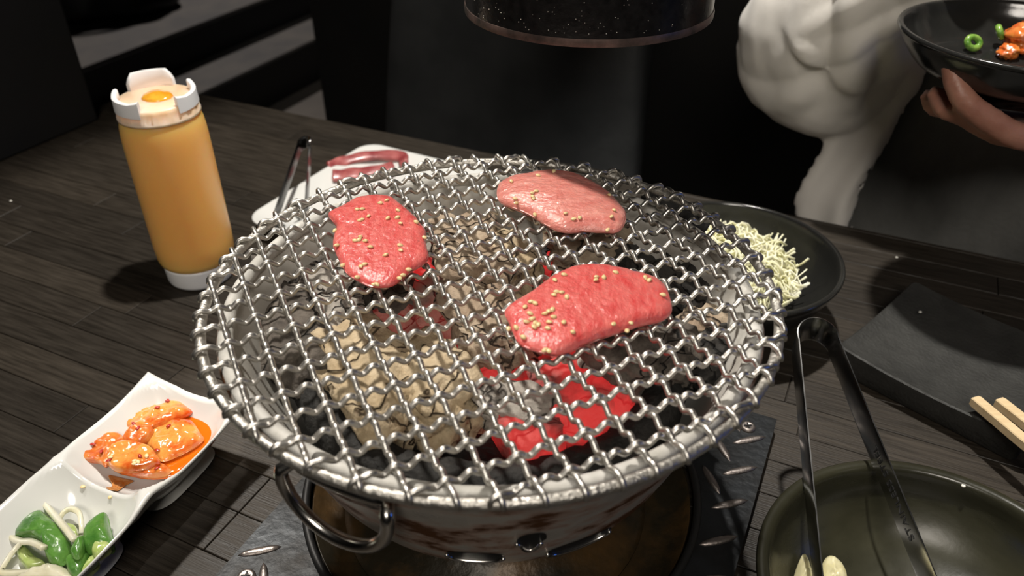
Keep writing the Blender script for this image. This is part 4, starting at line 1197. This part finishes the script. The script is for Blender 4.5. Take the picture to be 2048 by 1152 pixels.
# dark clothes: torso, lap, trouser legs
dt = ABl([(PA_, PB_ + .0, .44, .175, .125), (PA_, PB_, .52, .215, .135), (PA_ - .015, PB_ - .02, .64, .222, .140), (PA_ - .015, PB_ - .03, .76, .222, .142), (PA_ - .015, PB_ - .025, .88, .212, .138), (PA_, PB_ + .01, .99, .182, .118), (PA_, PB_ + .03, 1.07, .165, .092), (PA_, PB_ + .035, 1.10, .125, .075)], 40, 3.2)
lapp = []
for s in (-1, 1):
    hipp, knee, ank = AB(PA_ + s * .090, PB_ - .02, .48), AB(PA_ + s * .115, -.17, .505), AB(PA_ + s * .11, -.10, .11)
    lapp.append(limb([hipp, (hipp + knee) / 2, knee, (knee + ank) / 2 + E2 * .02, ank], [.088, .082, .070, .064, .054]))
cl = remeshed([dt] + lapp, .0075, 3)
NR = [v.normal.copy() for v in cl.vertices]
for v in cl.vertices:
    p = v.co; d = .011 * fbm((p.x * 7, p.y * 7, p.z * 2.0), 1., 3) + .004 * fbm((p.x * 20, p.y * 20, p.z * 6), 1., 6)
    v.co = p + NR[v.index] * d
cl.transform(Matrix.Translation(-PL)); cl.update()
obj('dark_clothes', cl, 'dark_cloth', person)
# white shirt: balloon sleeves, yoke and open front panels
def ell(c, r, rotz=TH, k=3):
    R = Matrix.Rotation(rotz, 3, 'Z'); return ([c + R @ Vector((v.x * r[0], v.y * r[1], v.z * r[2])) for v in ICO[k][0]], ICO[k][1])
slv = [limb([AB(1.00, PB_ + .02, 1.10), AB(.955, PB_ - .02, 1.04), AB(.905, .13, .95), AB(.880, .09, .90)], [.075, .078, .082, .080], 6, 24),
       ell(AB(.872, .070, .893), (.083, .078, .108)), ell(AB(.885, .065, .850), (.062, .06, .066)),
       limb([AB(.885, .05, .90), AB(.935, .015, .975), AB(.985, .0, 1.045)], [.070, .058, .040], 6, 24)]
sr_ = [limb([AB(1.28, PB_ + .02, 1.10), AB(1.325, PB_ - .04, 1.03), AB(1.355, .10, .90), AB(1.36, .05, .86)], [.075, .078, .080, .074], 6, 24),
       limb([AB(1.36, .05, .855), AB(1.30, -.01, .857), AB(1.235, -.045, .860)], [.070, .058, .046], 6, 24)]
yoke = [ABl([(PA_, PB_ + .045, .96, .188, .10), (PA_, PB_ + .04, 1.03, .186, .105), (PA_, PB_ + .04, 1.09, .172, .086), (PA_, PB_ + .04, 1.115, .12, .066)])]
def panel(L, R, th=.006, n=14):
    S = []
    P0, P1 = catmull([AB(*p) for p in L], 8), catmull([AB(*p) for p in R], 8)
    for i in range(len(P0)):
        top, bot = [], []
        w = P1[i] - P0[i]; nn_ = Vector((E2.x, E2.y, 0)) * -1
        for k in range(n + 1):
            s = k / n
            fold = .012 * math.sin(s * 7.5 + i * .05) * (.4 + .6 * s) 
            p = P0[i] + w * s + nn_ * (fold + .016 * math.sin(math.pi * s))
            top.append(p + nn_ * th / 2); bot.append(p - nn_ * th / 2)
        S.append(top + bot[::-1])
    return loft(S)
pnl = panel([(.905, .085, 1.05), (.900, .075, .92), (.905, .06, .83), (.892, .05, .77), (.880, .045, .715), (.905, .045, .655)],
            [(.975, .13, 1.06), (.972, .095, .93), (.968, .075, .865), (.956, .06, .80), (.942, .05, .73), (.950, .05, .650)])
pnl2 = panel([(1.30, .11, 1.06), (1.31, .085, .93), (1.31, .075, .80), (1.31, .07, .66)], [(1.37, .16, 1.06), (1.37, .13, .93), (1.37, .12, .80), (1.37, .11, .66)])
sh = remeshed(slv + sr_ + yoke + [pnl, pnl2], .0042, 3)
fc_ = AB(.88, .06, .9)
NR = [v.normal.copy() for v in sh.vertices]
for v in sh.vertices:
    p = v.co; q = p - fc_
    a = q.dot(E1); 
    f1 = abs(nz((a * 15 + p.z * 4, p.z * 3.0, q.dot(E2) * 7), 1.5, 2))
    f2 = abs(nz((a * 9 - p.z * 12, p.z * 5, q.dot(E2) * 6), 1.7, 9))
    k_ = min(1., max(0., (p.z - .80) / .04))
    v.co = p + NR[v.index] * k_ * (.022 * (f1 - .26) + .012 * (f2 - .28))
sh.transform(Matrix.Translation(-PL)); sh.update()
obj('white_shirt', sh, 'shirt', person)
